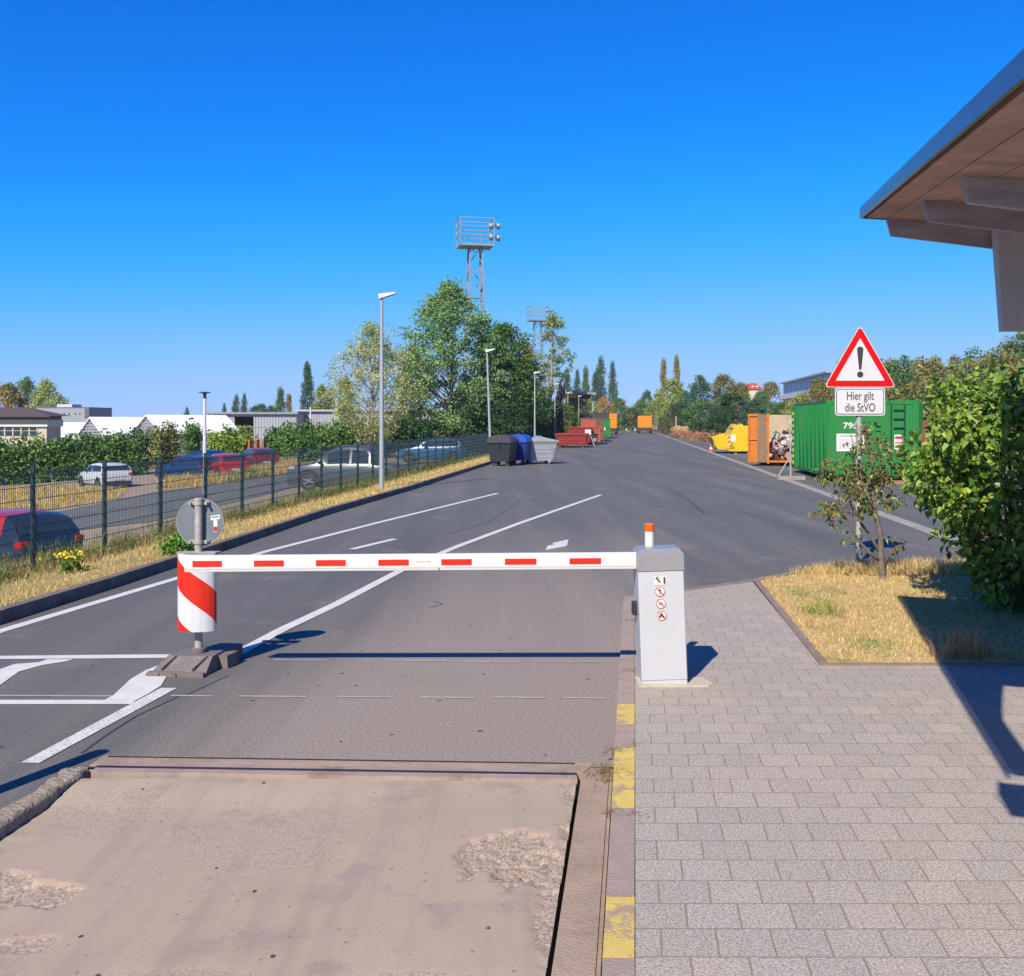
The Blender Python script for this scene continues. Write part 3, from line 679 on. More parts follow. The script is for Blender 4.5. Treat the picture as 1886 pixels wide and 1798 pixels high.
link('lettering', text_mesh('die StVO', .155, M_ink, .70, .0012), pl2, (0, -.0158, pz-.082), (radians(90), 0, 0))
for zc_ in (pz, tz-.2, tz+.25):
    mb = MB(); mb.lathe([(.044, zc_-.014), (.044, zc_+.014)], 16, c=(0,.04,0)); mb.box(-.05,.05,.0,.02,zc_-.014,zc_+.014); mb.build('clamp', M_galv, ws)

# ------------------------------------------------------------------ fence along the car park
M_fg = mat('fence_green', lin(12,52,66), .45, var=.1, spec=.5)
fence = thing('wire_fence', 'dark green double wire mesh panel fence between the dry verge and the car park', 'fence', (XF(14.26), 14.26, -.13), -math.atan(.1))
# local +y runs along the fence
FL = 2.0*sqrt(1.01); FHT = 1.36
mb = MB(); mb.box(-.03,.03,-.02,.02,-.15,FHT+.06); mb.box(-.032,.032,-.022,.022,FHT+.06,FHT+.07); me_post = None
pm = MB()
yv = .05
while yv < FL-.03: pm.box(-.0028,.0028,yv-.0024,yv+.0024,.03,FHT); yv += .05
for k in range(8):
    z = .06+k*(FHT-.1)/7
    pm.box(.0028,.0095,.02,FL-.02,z-.004,z+.004); pm.box(-.0095,-.0028,.02,FL-.02,z-.004,z+.004)
p0 = mb.build('fence_post', M_fg, fence); w0 = pm.build('mesh_panel', M_fg, fence)
first = True
for k in range(-3, 27):
    for src in (p0, w0):
        if src is w0 and k == 26: continue
        c = src if first and False else src.copy()
        COL.objects.link(c); c.parent = fence; c.location = (0, k*FL, 0)
bpy.data.objects.remove(p0); bpy.data.objects.remove(w0)
for o in KIDS(fence): o.name = 'fence_post' if 'post' in o.name else 'mesh_panel'

# ------------------------------------------------------------------ street lamps
M_lamp = mat('lamp_grey', lin(196,200,206), .4, .3, var=.05)
lamps = [(703,29.0,'first','nearest the barrier, in front of the pickup'),(904,50.8,'','rising behind the black wheeled bin'),(985,73,'','rising behind the grey lidded bin'),(1022,94,'','rising behind the low red skip'),(1046,120,'','behind the stacked red containers'),(1066,136,'','beside the canopy, second of the far row'),(1079,158,'','third of the far row under the canopy'),(1093,174,'','last and smallest in the row, behind the dark container')]
HL = 5.54
lt = None
lab = ['tall grey street lamp standing in the dry verge in front of the grey pickup', 'pale street lamp rising behind the black wheeled bin', 'street lamp rising behind the big grey lidded bin, before the lattice masts', 'street lamp rising straight behind the low red skip beside the dark broken trunk',
       'street lamp at the near corner of the flat canopy roof', 'street lamp rising behind the rusty containers, under the middle of the canopy', 'small distant street lamp near the far corner of the canopy', 'farthest and smallest street lamp, beside the dark container at the orange lorry']
for i, (px, d, _, _) in enumerate(lamps):
    loc = (XX(px, d), d, terrain(XX(px, d), d)); hgt = HL-loc[2]
    if lt is None:
        lt = thing('street_lamp', lab[0], 'street lamp', loc, 0, 'street lamps along the verge')
        mb = MB(); mb.tube([(0,0,-.1),(0,0,1.2),(0,0,HL-.15)], [.075,.066,.042], 14); mb.box(-.03,.03,-.079,-.06,.6,.9); mb.build('pole', M_lamp, lt, smooth=True, angle=40)
        mb = MB(); mb.hull8([(-.07,-.09,HL-.17),(.38,-.11,HL-.03),(.38,.11,HL-.03),(-.07,.09,HL-.17),(-.09,-.08,HL-.03),(.40,-.07,HL+.02),(.40,.07,HL+.02),(-.09,.08,HL-.03)])
        hd = mb.build('lamp_head', mat('lamp_head_white', lin(226,226,226), .4, var=.03), lt)
        mb = MB(); mb.hull8([(.02,-.07,HL-.155),(.34,-.09,HL-.055),(.34,.09,HL-.055),(.02,.07,HL-.155),(.02,-.07,HL-.14),(.34,-.09,HL-.04),(.34,.09,HL-.04),(.02,.07,HL-.14)]); mb.build('lens', mat('lamp_glass', lin(120,125,130), .2), hd)
    else:
        c = copy_tree(lt, loc, 0, lab[i], (1, 1, (HL-loc[2])/HL))
        if i == 1: c.rotation_euler = (0, radians(-2.0), 0)
# slim column lamp in the car park
def column_lamp(px, ytop, d, label):
    X = XX(px, d); z0 = terrain(X, d); zt = H+(HY-ytop)/F*d
    t = thing('column_lamp', label, 'street lamp', (X, d, z0), 0, 'white column lamps in the car park'); h = zt-z0
    mb = MB(); mb.tube([(0,0,0),(0,0,h-.25)], [.09,.07], 12); mb.build('pole', mat('white_pole', lin(228,228,232), .4, var=.04), t, smooth=True, angle=40)
    if ytop < 735:
        mb = MB(); mb.lathe([(.05,h-.3),(.09,h-.26),(.06,h-.12),(.10,h-.05),(.28,h-.02),(.28,h),(.1,h+.03)], 20); mb.build('lamp_head', mat('lamp_black', (.03,.035,.045,1), .4), t, smooth=True, angle=40)
column_lamp(377, 723, 47, 'slim white column lamp with flat black disc head in the car park')
column_lamp(572, 745, 95, 'plain white pole in front of the corrugated warehouse')

# ------------------------------------------------------------------ cars
M_glass = mat('car_glass', (.02,.03,.04,1), .08, var=.3, spec=.8); M_tyre = mat('tyre', (.025,.025,.027,1), .85); M_rim = mat('alloy', lin(196,198,200), .3, .7, var=.05)
M_tail = mat('tail_red', lin(190,20,24), .2, var=.05); M_head = mat('headlamp_glass', lin(210,215,220), .1, .2); M_trim = mat('black_trim', (.03,.03,.033,1), .6)
HATCH = [(0,.62,.62,.78),(.05,.86,.87,.84),(.16,1.0,1.08,.87),(.34,1.02,1.34,.885),(.62,1.01,1.44,.89),(1.2,.99,1.485,.895),(1.75,.97,1.48,.895),(2.2,.96,1.42,.895),(2.62,.95,1.2,.89),(3.0,.94,.97,.885),(3.5,.87,.885,.87),(3.9,.76,.77,.83),(4.12,.6,.61,.76),(4.2,.45,.46,.68)]
SUVP = [(x*1.0, b*1.08, t*1.07, w) for x, b, t, w in HATCH]
PICK = [(0,.95,.96,.90),(.04,1.02,1.03,.92),(1.65,1.05,1.06,.93),(1.72,1.07,1.10,.93),(1.80,1.08,1.62,.93),(2.0,1.08,1.78,.93),(2.6,1.08,1.84,.93),(3.2,1.07,1.82,.93),(3.6,1.06,1.62,.93),(4.05,1.05,1.20,.93),(4.25,1.05,1.08,.93),(4.8,1.01,1.02,.92),(5.15,.93,.94,.90),(5.3,.70,.71,.86)]
def car(name, label, cat, prof, paint, loc, heading, roof=None, wheels=(.72, 3.38), wr=.33, group=None, spoke=5):
    """local x runs rear->front, heading = angle of the car's front"""
    t = thing(name, label, cat, loc, heading, group); L = prof[-1][0]; x_ = L/2
    prof = [(x-x_, b, z, w) for x, b, z, w in prof]; wheels = [a-x_ for a in wheels]
    def ring(x, b, z, w, o=0.0):
        tw = w-.02-.52*max(0, z-b)*.62; tw = max(tw, .5)
        return [(x, w*.90, .24), (x, w*.985, .34), (x, w, .58), (x, w*.985, b-.04), (x, w*.955, b), (x, (w*.955*.12+tw*.88), b+(z-b)*.86), (x, tw*.93, b+(z-b)*.97), (x, tw*.55, z), (x, 0, z+.01)]
    B = MB(); n = 9; vs = []
    for p in prof: r = ring(*p); vs += r+[(x, -y, z) for x, y, z in r[-2::-1]]
    m = 2*n-1; fs = []; mi = []
    for i in range(len(prof)-1):
        for k in range(m-1):
            fs.append((i*m+k, (i+1)*m+k, (i+1)*m+k+1, i*m+k+1))
            mi.append(1 if roof and prof[i][2]-prof[i][1] > .25 and ((5 <= k <= m-7 and prof[i][0] > -1.55) or (k in (4, m-6) and i == 4)) else 0)
        fs.append((i*m+m-1, (i+1)*m+m-1, (i+1)*m, i*m)); mi.append(0)
    fs += [tuple(range(m)), tuple(range((len(prof)-1)*m, len(prof)*m))]; mi += [0, 0]
    B.v = vs; B.f = fs; B.m = mi
    body = B.build('body', [paint, roof or paint], t, smooth=True, angle=38)
    # windows: side panes, front and rear screens proud of the body
    cab = [p for p in prof if p[2]-p[1] > .12]
    i0 = prof.index(cab[0]); i1 = prof.index(cab[-1])
    for s in (1, -1):
        segs = [i for i in range(i0, i1+1) if prof[i][2]-prof[i][1] > .18][2 if roof else 0:]
        groups = [segs[:len(segs)//2+1], segs[len(segs)//2:]]
        for gidx, sg in enumerate(groups):
            W = MB(); V = []
            for q, i in enumerate(sg):
                r = ring(*prof[i]); a = Vector(r[4]); b = Vector(r[5]); dx = .05 if q == 0 else (-.05 if q == len(sg)-1 else 0)
                lo = a.lerp(b, .06); hi = a.lerp(b, .90); 
                for v_ in (lo, hi): V.append((v_.x+dx, s*(v_.y+.012), v_.z))
            F_ = [(2*q, 2*q+2, 2*q+3, 2*q+1) for q in range(len(sg)-1)]; W.add(V, F_); W.build('window', M_glass, body)
    def screen(ids, nm):
        W = MB(); V = []
        for i in ids:
            r = ring(*prof[i]); V += [r[k] for k in (5, 6, 7)]+[(r[k][0], -r[k][1], r[k][2]) for k in (7, 6, 5)]
        nrm = Vector((1 if nm == 'windscreen' else -1, 0, .8)).normalized()*.018
        V = [tuple(Vector(p).lerp(Vector((p[0], 0, p[2])), .07)+nrm) for p in V]
        W.add(V, [(6*q+k, 6*q+k+1, 6*q+6+k+1, 6*q+6+k) for q in range(len(ids)-1) for k in range(5)]); W.build(nm, M_glass, body)
    if cat == 'pickup': screen([3, 4], 'rear_window'); screen([8, 9, 10], 'windscreen')
    else: screen([2, 3], 'rear_window'); screen([7, 8, 9], 'windscreen')
    wmax = max(p[3] for p in prof)
    tr = MB(); tr.box(prof[0][0]-.02, prof[0][0]+.12, -wmax+.12, wmax-.12, .25, .5, bev=.02); tr.build('bumper', M_trim, body); tr = MB(); tr.box(prof[-1][0]-.14, prof[-1][0]+.02, -wmax+.25, wmax-.25, .22, .42, bev=.02); tr.build('bumper', M_trim, body)
    for s in (1, -1): tr = MB(); tr.box(wheels[0]+wr+.05, wheels[1]-wr-.05, s*wmax*.93-.02, s*wmax*.93+.02, .2, .30); tr.build('side_sill', M_trim, body)
    for s in (1, -1):
        q = MB(); q.box(prof[1][0]-.02, prof[1][0]+.18, s*(wmax-.15)-.12, s*(wmax-.15)+.12, prof[2][1]-.20, prof[2][1]-.05, bev=.02); q.build('tail_light', M_tail, body)
        q = MB(); q.box(prof[-2][0]-.22, prof[-2][0]+.03, s*(prof[-2][3]-.10)-.13, s*(prof[-2][3]-.10)+.13, prof[-2][1]-.08, prof[-2][1]+.06, bev=.02); q.build('headlight', M_head, body)
        q = MB(); xm = prof[i1][0]-.25; q.box(xm-.06, xm+.08, s*(wmax+.09)-.08, s*(wmax+.09)+.08, prof[i1][1]+.02, prof[i1][1]+.16, bev=.03); q.build('mirror', M_trim, body)
    q = MB(); q.box(prof[0][0]-.035, prof[0][0]-.01, -.26, .26, .52, .63); q.build('number_plate', M_stk, body)
    for wx_ in wheels:
        for s in (1, -1):
            W = MB(); y0 = s*(wmax-.20); y1 = s*(wmax-.005)
            pr = [(wr*.62, y0), (wr*.97, y0), (wr, y0+s*.04), (wr, y1-s*.03), (wr*.95, y1), (wr*.66, y1+s*.002), (wr*.64, y1-s*.03)]
            nn = 28; V = [(wx_+r*cos(2*pi*k/nn), y, wr+r*sin(2*pi*k/nn)) for r, y in pr for k in range(nn)]
            W.add(V, [(i*nn+k, i*nn+(k+1)%nn, (i+1)*nn+(k+1)%nn, (i+1)*nn+k) for i in range(len(pr)-1) for k in range(nn)])
            V = [(wx_+(wr+.075)*cos(pi*k/16), s*(wmax+.006), wr+(wr+.075)*sin(pi*k/16)) for k in range(-1, 18)]
            wheel = W.build('wheel', M_tyre, t, smooth=True, angle=40)
            A = MB(); A.add([(wx_, s*(wmax*.985), wr)]+V, [(0, k+1, k+2) for k in range(18)]); A.build('wheel_arch', M_trim, body)
            R = MB(); yr_ = y1-s*.015
            R.add([(wx_+r*cos(2*pi*k/nn), yr_+s*(.012 if r > wr*.55 else 0), wr+r*sin(2*pi*k/nn)) for r in (wr*.66, wr*.58) for k in range(nn)], [(k, (k+1)%nn, nn+(k+1)%nn, nn+k) for k in range(nn)])
            for k in range(spoke):
                a = 2*pi*k/spoke+.3; c0 = Vector((wx_, yr_, wr)); e = Vector((wx_+wr*.60*cos(a), yr_+s*.008, wr+wr*.60*sin(a))); R.bar(c0, e, .02, wr*.17)
            R.tube([(wx_, yr_-s*.01, wr), (wx_, yr_+s*.02, wr)], wr*.14, 12); R.build('rim', M_rim, wheel)
            K = MB(); K.tube([(wx_, y1-s*.06, wr), (wx_, y1-s*.05, wr)], wr*.63, 20); K.build('brake_disc', M_trim, wheel)
    return t
def paintm(n, c, metal=.3): return mat(n, c, .25, metal, var=.02, spec=.6, coat=.6)
def onlot(px, d): X = XX(px, d); return (X, d, terrain(X, d)+.02)
car('white_hatchback', 'white hatchback seen from behind, parked alone on the pale gravel by the long hedge', 'car', HATCH, paintm('paint_white', lin(236,236,240), 0), onlot(192, 60), radians(132))
X0 = XX(-32, 22.8)
car('compact_car', 'dark blue grey compact car with a bright red roof, parked just behind the fence', 'car', SUVP, paintm('paint_slate', lin(34,42,52), .0), (X0, 22.8, terrain(X0, 22.8)+.02), radians(158), roof=paintm('paint_roof_red', lin(225,30,28), 0), wr=.36, spoke=8)
car('pickup_truck', 'silver grey double cab pickup truck standing behind the fence', 'pickup', PICK, paintm('paint_silver', lin(118,121,124), .5), onlot(655, 42.5), radians(171), wheels=(1.05, 4.35), wr=.40, spoke=6)
car('blue_car', 'bright blue car with pale wheels behind the teal fence, beyond the pickup', 'car', HATCH, paintm('paint_blue', lin(52,132,196), .1), onlot(796, 62), radians(174))
car('red_hatchback', 'bright red hatchback half hidden by tall dry grass', 'car', HATCH, paintm('paint_red', lin(205,36,44), .1), onlot(412, 62), radians(125))
car('red_estate', 'dark red car behind the tall dry grass, under the pallets and hedge', 'car', HATCH, paintm('paint_dark_red', lin(130,36,44), .1), onlot(474, 70), radians(120))
car('navy_car', 'dark navy car at the near end of the parked row', 'car', HATCH, paintm('paint_navy', lin(34,58,110), .1), onlot(345, 62), radians(150))
car('blue_estate', 'dark blue car parked behind the navy one, next to the white column lamp', 'car', SUVP, paintm('paint_deep_blue', lin(26,50,100), .1), onlot(368, 72), radians(150))

# ------------------------------------------------------------------ wheeled bins
def bin1100(px, d, yb, label, col, lid, rz, w=1.25, group='wheeled waste bins'):
    X = XX(px, d); t = thing('wheeled_bin', label, 'waste bin', (X, d, 0), rz, group)
    mc = mat('bin_'+label.split()[0], col, .5, var=.06); ml = mat('binlid_'+label.split()[0], lid, .5, var=.08)
    b = MB(); h0, h1 = .20, 1.06; a, c = w/2*.86, .42; A, Cc = w/2, .52
    b.hull8([(-a,-c,h0),(a,-c,h0),(a,c,h0),(-a,c,h0),(-A,-Cc,h1),(A,-Cc,h1),(A,Cc,h1),(-A,Cc,h1)])
    for k in range(6):
        x = -.9+k*.36; b.hull8([(x*a-.03,-c-.02,h0+.04),(x*a+.03,-c-.02,h0+.04),(x*a+.03,-c,h0+.04),(x*a-.03,-c,h0+.04),(x*A-.03,-Cc-.02,h1-.1),(x*A+.03,-Cc-.02,h1-.1),(x*A+.03,-Cc,h1-.1),(x*A-.03,-Cc,h1-.1)])
        y = -.8+k*.32
        for s in (1,-1): b.bar((s*(a+.01), y*c, h0+.04), (s*(A+.012), y*Cc, h1-.05), .03, .05)
    b.box(-A-.05,A+.05,-Cc-.05,Cc+.05,h1-.05,h1)
    body = b.build('body', mc, t)
    L = MB(); n = 10; prof = [(-Cc-.06, h1)]+[(-(Cc+.05)*cos(pi*k/n), h1+.02+.30*sin(pi*k/n)) for k in range(n+1)]+[(Cc+.06, h1)]
    L.prism(prof, -A-.04, A+.04, 'x'); L.build('lid', ml, t, smooth=True, angle=40)
    for s in (1,-1):
        q = MB(); q.tube([(s*(A+.04),0,h1-.15),(s*(A+.14),0,h1-.15)], .03, 10); q.build('handle', mc, t)
        for r in (1,-1):
            q = MB(); q.tube([(s*(a-.12)-.03, r*(c-.1), .10),(s*(a-.12)+.03, r*(c-.1), .10)], .10, 16); q.box(s*(a-.12)-.045, s*(a-.12)+.045, r*(c-.1)-.03, r*(c-.1)+.03, .1, .22); q.build('wheel', M_trim, t)
    return t
bin1100(926, 45.8, 857, 'black wheeled bin with rounded lid standing at the end of the kerb', lin(50,56,68), lin(74,72,80), radians(-106), 1.2)
bin1100(955, 47.3, 857, 'blue wheeled bin between the black bin and the big pale grey one', lin(34,62,150), lin(40,90,200), radians(-106), 1.2)
# big grey bin with pitched lid
t = thing('wheeled_bin', 'large light grey metal bin with pitched lid, beside the blue bin', 'waste bin', (XX(992, 48.2), 48.2, 0), radians(8), 'wheeled waste bins')
M_gb = mat('bin_pale', lin(192,196,204), .4, .2, var=.08, scale=3, dirt=lin(150,152,156), dscale=3)
b = MB(); b.hull8([(-.58,-.5,.16),(.55,-.5,.16),(.55,.5,.16),(-.58,.5,.16),(-.80,-.62,1.02),(.78,-.62,1.02),(.78,.62,1.02),(-.80,.62,1.02)])
for k in range(4): zz_ = .3+.2*k; b.box(-.6-.04*k, .58+.04*k, -.535-.028*k, -.50-.028*k, zz_, zz_+.035)
b.box(-.84,.82,-.66,.66,1.0,1.05); b.build('body', M_gb, t)
b = MB(); b.prism([(-.86,1.05),(.84,1.05),(.84,1.09),(0.0,1.27),(-.86,1.10)], -.68, .68, 'y'); b.box(-.03,.03,-.7,.7,1.25,1.30); b.build('lid', M_gb, t)
for s in (1,-1):
    for r in (1,-1):
        q = MB(); q.tube([(s*.42-.04, r*.45, .11),(s*.42+.04, r*.45, .11)], .11, 16); q.box(s*.42-.06,s*.42+.06,r*.45-.04,r*.45+.04,.1,.2); q.build('wheel', mat('wheel_grey', lin(170,170,172), .6) if r < 0 else M_trim, t)

# ------------------------------------------------------------------ skips and roll-off containers
def rolloff(name, label, px, d, W, L, Ht, rz, col, ribs=True, open_front=False, group='roll-off containers', inside=None, zb=.18, rib_n=9, cat='container'):
    """local x across, y away, origin at the near lower corner on the viewer's side"""
    X = XX(px, d); t = thing(name, label, cat, (X, d, 0), rz, group)
    mc = col; mi = inside or col
    fl = MB(); fl.box(0,W,0,L,zb,zb+.08); fl.build('floor', mc, t)
    for s, nm in ((0,'side_wall'),(1,'side_wall')):
        q = MB(); x0 = 0 if s == 0 else W-.05; q.box(x0, x0+.05, 0, L, zb, Ht)
        q.box(x0-.03, x0+.08, 0, L, Ht-.10, Ht+.0); q.box(x0-.02, x0+.07, 0, L, zb-.02, zb+.10)
        sg = -1 if s == 0 else 1; xo = 0 if s == 0 else W
        for k in range(rib_n+1):
            y = .05+(L-.15)*k/rib_n
            q.hull8([(xo, y-.07, zb+.08),(xo+sg*.05, y-.02, zb+.08),(xo+sg*.05, y+.02, zb+.08),(xo, y+.07, zb+.08),(xo, y-.14, Ht-.1),(xo+sg*.14, y-.02, Ht-.1),(xo+sg*.14, y+.02, Ht-.1),(xo, y+.14, Ht-.1)])
        q.build(nm, [mc], t)
    if not open_front:
        q = MB(); q.box(.05, W-.05, 0.0, .06, zb, Ht); q.build('front_wall', mc, t)
    q = MB(); q.box(.05, W-.05, L-.06, L, zb, Ht); q.build('rear_wall', mi, t)
    for s in (.35, W-.5):
        q = MB(); q.box(s, s+.15, .1, L-.2, .06, zb); q.tube([(s-.1,.3,.13),(s+.25,.3,.13)], .13, 14); q.tube([(s-.1,L-.4,.13),(s+.25,L-.4,.13)], .13, 14); q.build('skid_rail', M_trim, t)
    return t
M_green = mat('container_green', lin(32,138,62), .5, var=.08, scale=1.5, dirt=lin(84,118,76), dscale=3, dlo=.52, dhi=.72)
gz = radians(-6.5)
gc = rolloff('roll_off_container', 'tall green container numbered 798 with ladder, beside the warning sign', 1524, 33.3, 2.85, 6.6, 2.62, gz, M_green, rib_n=8)
q = MB()
for z in [.30+.285*k for k in range(8)]: q.box(2.05, 2.38, -.06, -.035, z, z+.035)
for x in (1.98, 2.40): q.box(x-.02, x+.02, -.05, -.002, .2, 2.5)
q.build('ladder', mat('ladder_green', lin(18,70,44), .5), gc)
q = MB(); q.box(1.9,1.96,-.02,0,.2,2.6); q.box(2.66,2.78,-.03,.0,.2,2.6); q.box(.06,2.78,-.02,.0,2.50,2.62); q.box(0.0,.07,-.02,0,.2,2.6); q.build('corner_frame', M_green, gc)
link('lettering', text_mesh('798', .27, M_stk, 1.15, .006), gc, (.72, -.012, 1.80), (radians(90), 0, 0))
q = MB(); q.add([(.28,-.012,.98),(1.15,-.012,.98),(1.15,-.012,1.55),(.28,-.012,1.55)], [(0,1,2,3)])
nb = q.build('notice', M_stk, gc)
link('lettering', text_mesh('CONTAINERDIENST', .085, M_ink, .8), nb, (.71, -.016, 1.47), (radians(90), 0, 0))
rn = random.Random(2)
q = MB()
for k in range(5):
    x = .36
    while x < 1.05: w_ = rn.uniform(.03, .12); q.box(x, min(x+w_, 1.08), -.0145, -.013, 1.08+.065*k, 1.095+.065*k); x += w_+.025
q.build('text_line', mat('print_grey', lin(130,130,140), .6), nb)
q = MB(); q.prism(rrect(.27, .48, .04, 1.28), -.0145, -.012, 'y'); q.M = None; s1 = q.build('sticker', M_stk, gc, loc=(2.2, -.056, 0))
q = MB(); q.box(-.11,.11,-.018,-.0155,1.38,1.47); q.box(-.11,.11,-.018,-.0155,1.24,1.28); q.box(-.11,.11,-.018,-.0155,1.10,1.18); q.build('red_print', mat('print_red', lin(210,50,60), .6), s1)
q = MB(); q.box(-.12,-.05,5.7,6.6,.2,2.5); q.bar((-.13,5.9,.3),(-.13,5.9,2.4),.05); q.bar((-.13,6.35,.3),(-.13,6.35,2.4),.05); q.bar((-.15,6.1,.4),(-.15,6.1,2.3),.06); q.build('door', M_green, gc)
q = MB()
for k in range(9): q.box(-.18,-.135,5.98,6.03,.35+.23*k,.47+.23*k)
q.build('reflector_strip', mat('reflector', lin(222,216,150), .4), gc)
# board lying under it
q = MB(); q.box(0,2.3,0,.14,.0,.10); o = q.build('timber_beam', mat('pale_timber', lin(176,130,106), .8, var=.15), loc=(XX(1556,32.3), 32.2, 0), rot=(0,0,gz)); tag(o, 'reddish timber beam lying on the asphalt before the green container', 'beam')
# orange container with open end and rubbish
M_or = mat('container_orange', lin(226,130,40), .5, var=.1, scale=2, dirt=lin(150,90,50), dscale=4, dlo=.52, dhi=.7)
M_cream = mat('container_cream', lin(206,190,160), .7, var=.12, scale=3, dirt=lin(150,120,100), dscale=6)
M_wd = mat('weathered_board', lin(150,124,96), .8, var=.25, scale=6, dirt=lin(110,84,62), dscale=12)
oc = rolloff('roll_off_container', 'orange container with open end full of rubbish, beside the green one', 1414, 45.5, 2.4, 5.8, 2.30, gz, M_or, open_front=True, inside=M_cream, zb=.16, rib_n=7)
q = MB(); q.box(-.45,-.02,-.03,.02,.16,2.28); q.build('door', M_wd, oc)
q = MB(); q.box(-.03,.06,-.06,.0,.1,2.32); q.box(2.34,2.43,-.06,.0,.1,2.32); q.build('corner_post', M_or, oc)
q = MB()
for k in range(4): q.hull8([(-.85+.11*k,-.02+.25*k,.2),(-.80+.11*k,-.02+.25*k,.2),(-.80+.11*k,.05+.25*k,.2),(-.85+.11*k,.05+.25*k,.2),(-.85+.11*k,-.02+.25*k,2.2),(-.80+.11*k,-.02+.25*k,2.2),(-.80+.11*k,.05+.25*k,2.2),(-.85+.11*k,.05+.25*k,2.2)])
q.box(-.80,-.42,.05,.09,.25,2.24); q.box(-.86,-.40,.0,.12,2.2,2.30); q.box(-.86,-.40,.0,.12,.16,.26); q.box(-.86,-.40,.0,.12,1.15,1.22); q.build('side_door', M_or, oc)
q = MB(); q.box(.055,.07,.06,5.7,.3,2.2); q.box(2.33,2.345,.06,5.7,.3,2.2); q.build('lining', M_cream, oc)
rn = random.Random(11)
jm = [mat('junk_white', lin(224,214,206), .7), mat('junk_black', (.03,.03,.035,1), .5), mat('junk_pink', lin(206,150,160), .8), mat('junk_wood', lin(168,128,96), .8), mat('junk_grey', lin(140,136,138), .6), M_or, mat('junk_brown', lin(98,70,58), .8)]
q = MB()
for k in range(95):
    x = rn.uniform(.3, 2.1); y = rn.uniform(.1, 2.2); zc_ = .3+rn.random()**1.0*(1.15-.0*y)*(.65+.2*y); sx, sy, sz = rn.uniform(.12,.6), rn.uniform(.05,.35), rn.uniform(.03,.35)
    q.M = Matrix.Translation((x, y, zc_)) @ Matrix.Rotation(rn.uniform(-1,1), 4, 'Z') @ Matrix.Rotation(rn.uniform(-1.1,1.1), 4, 'Y') @ Matrix.Rotation(rn.uniform(-.8,.8), 4, 'X')
    q.box(-sx/2, sx/2, -sy/2, sy/2, -sz/2, sz/2, rn.choice([0,0,0,1,2,3,4,4,6]), bev=.01)
q.M = None
for k in range(14):
    a = Vector((rn.uniform(.3,2.1), rn.uniform(0,.8), rn.uniform(.3,1.0))); q.tube([a, a+Vector((rn.uniform(-.5,.5), rn.uniform(-.3,.3), rn.uniform(-.1,.6)))], .02, 6, rn.choice([0,1,4,6]))
o = q.build('rubbish', jm); o.location = oc.location; o.rotation_euler = (0,0,gz); tag(o, 'jumbled boards, plastic and furniture scraps heaped in the orange container', 'rubbish', kind='stuff')
# yellow skip
M_ys = mat('skip_yellow', lin(238,196,26), .45, var=.08, scale=2, dirt=lin(190,150,50), dscale=3, dlo=.55, dhi=.75)
t = thing('yellow_skip', 'low yellow waste skip with a boxy hood and striped ramp end', 'skip', (XX(1354, 64), 64, 0), radians(-5), 'roll-off containers')
q = MB(); q.prism([(-.35,.28),(0,.18),(1.05,.18),(1.05,1.50),(.95,1.62),(-.05,1.62),(-.28,1.20)], 0, 3.2, 'y'); q.box(-.4,1.1,-.03,.02,.16,.28); q.build('hopper', M_ys, t)
q = MB(); q.prism([(-1.35,.95),(-.35,1.25),(0,.28),(-.35,.22),(-1.05,.35)], .0, .06, 'y'); q.prism([(-1.35,.95),(-.35,1.25),(0,.28),(-.35,.22),(-1.05,.35)], 2.9, 2.96, 'y')
q.hull8([(-1.10,0,.3),(-1.04,0,.3),(-1.04,2.9,.3),(-1.10,2.9,.3),(-1.42,0,1.0),(-1.34,0,1.0),(-1.34,2.9,1.0),(-1.42,2.9,1.0)]); q.box(-1.05,0,0,2.9,.24,.32)
for k in range(5): q.box(-1.30+.2*k,-1.26+.2*k,-.02,.0,.4,.95)
q.build('ramp', M_ys, t)
q = MB(); q.prism([(-.15,1.6),(0,1.85),(.25,1.7),(.45,1.86),(.62,1.66),(.9,1.75),(.95,1.6)], .3, 2.2, 'y'); q.build('cover_flap', M_ys, t)
q = MB()
for k in range(4): z = .5+.14*k; q.add([(-.46,-.012,z),(-.30,-.012,z+.1),(-.30,-.012,z+.17),(-.46,-.012,z+.07)], [(0,1,2,3)], k%2)
q.add([(-.26,-.012,.75),(.02,-.012,.75),(.02,-.012,1.18),(-.26,-.012,1.18)], [(0,1,2,3)], 0); q.build('sticker', [M_stk, M_pred], t)
q = MB()
for x in (.0,.75):
    for y in (.1, 2.7): q.box(x,x+.12,y,y+.15,0,.18)
q.build('foot', M_ys, t)
# brown container behind the bush
M_rb = mat('container_rust', lin(140,84,66), .7, var=.15, scale=1.5, dirt=lin(104,60,48), dscale=3)
rolloff('roll_off_container', 'rust brown container half hidden by the leafy bush, beyond the green one', 1690, 38, 2.5, 6.2, 2.0, gz, M_rb, rib_n=8)
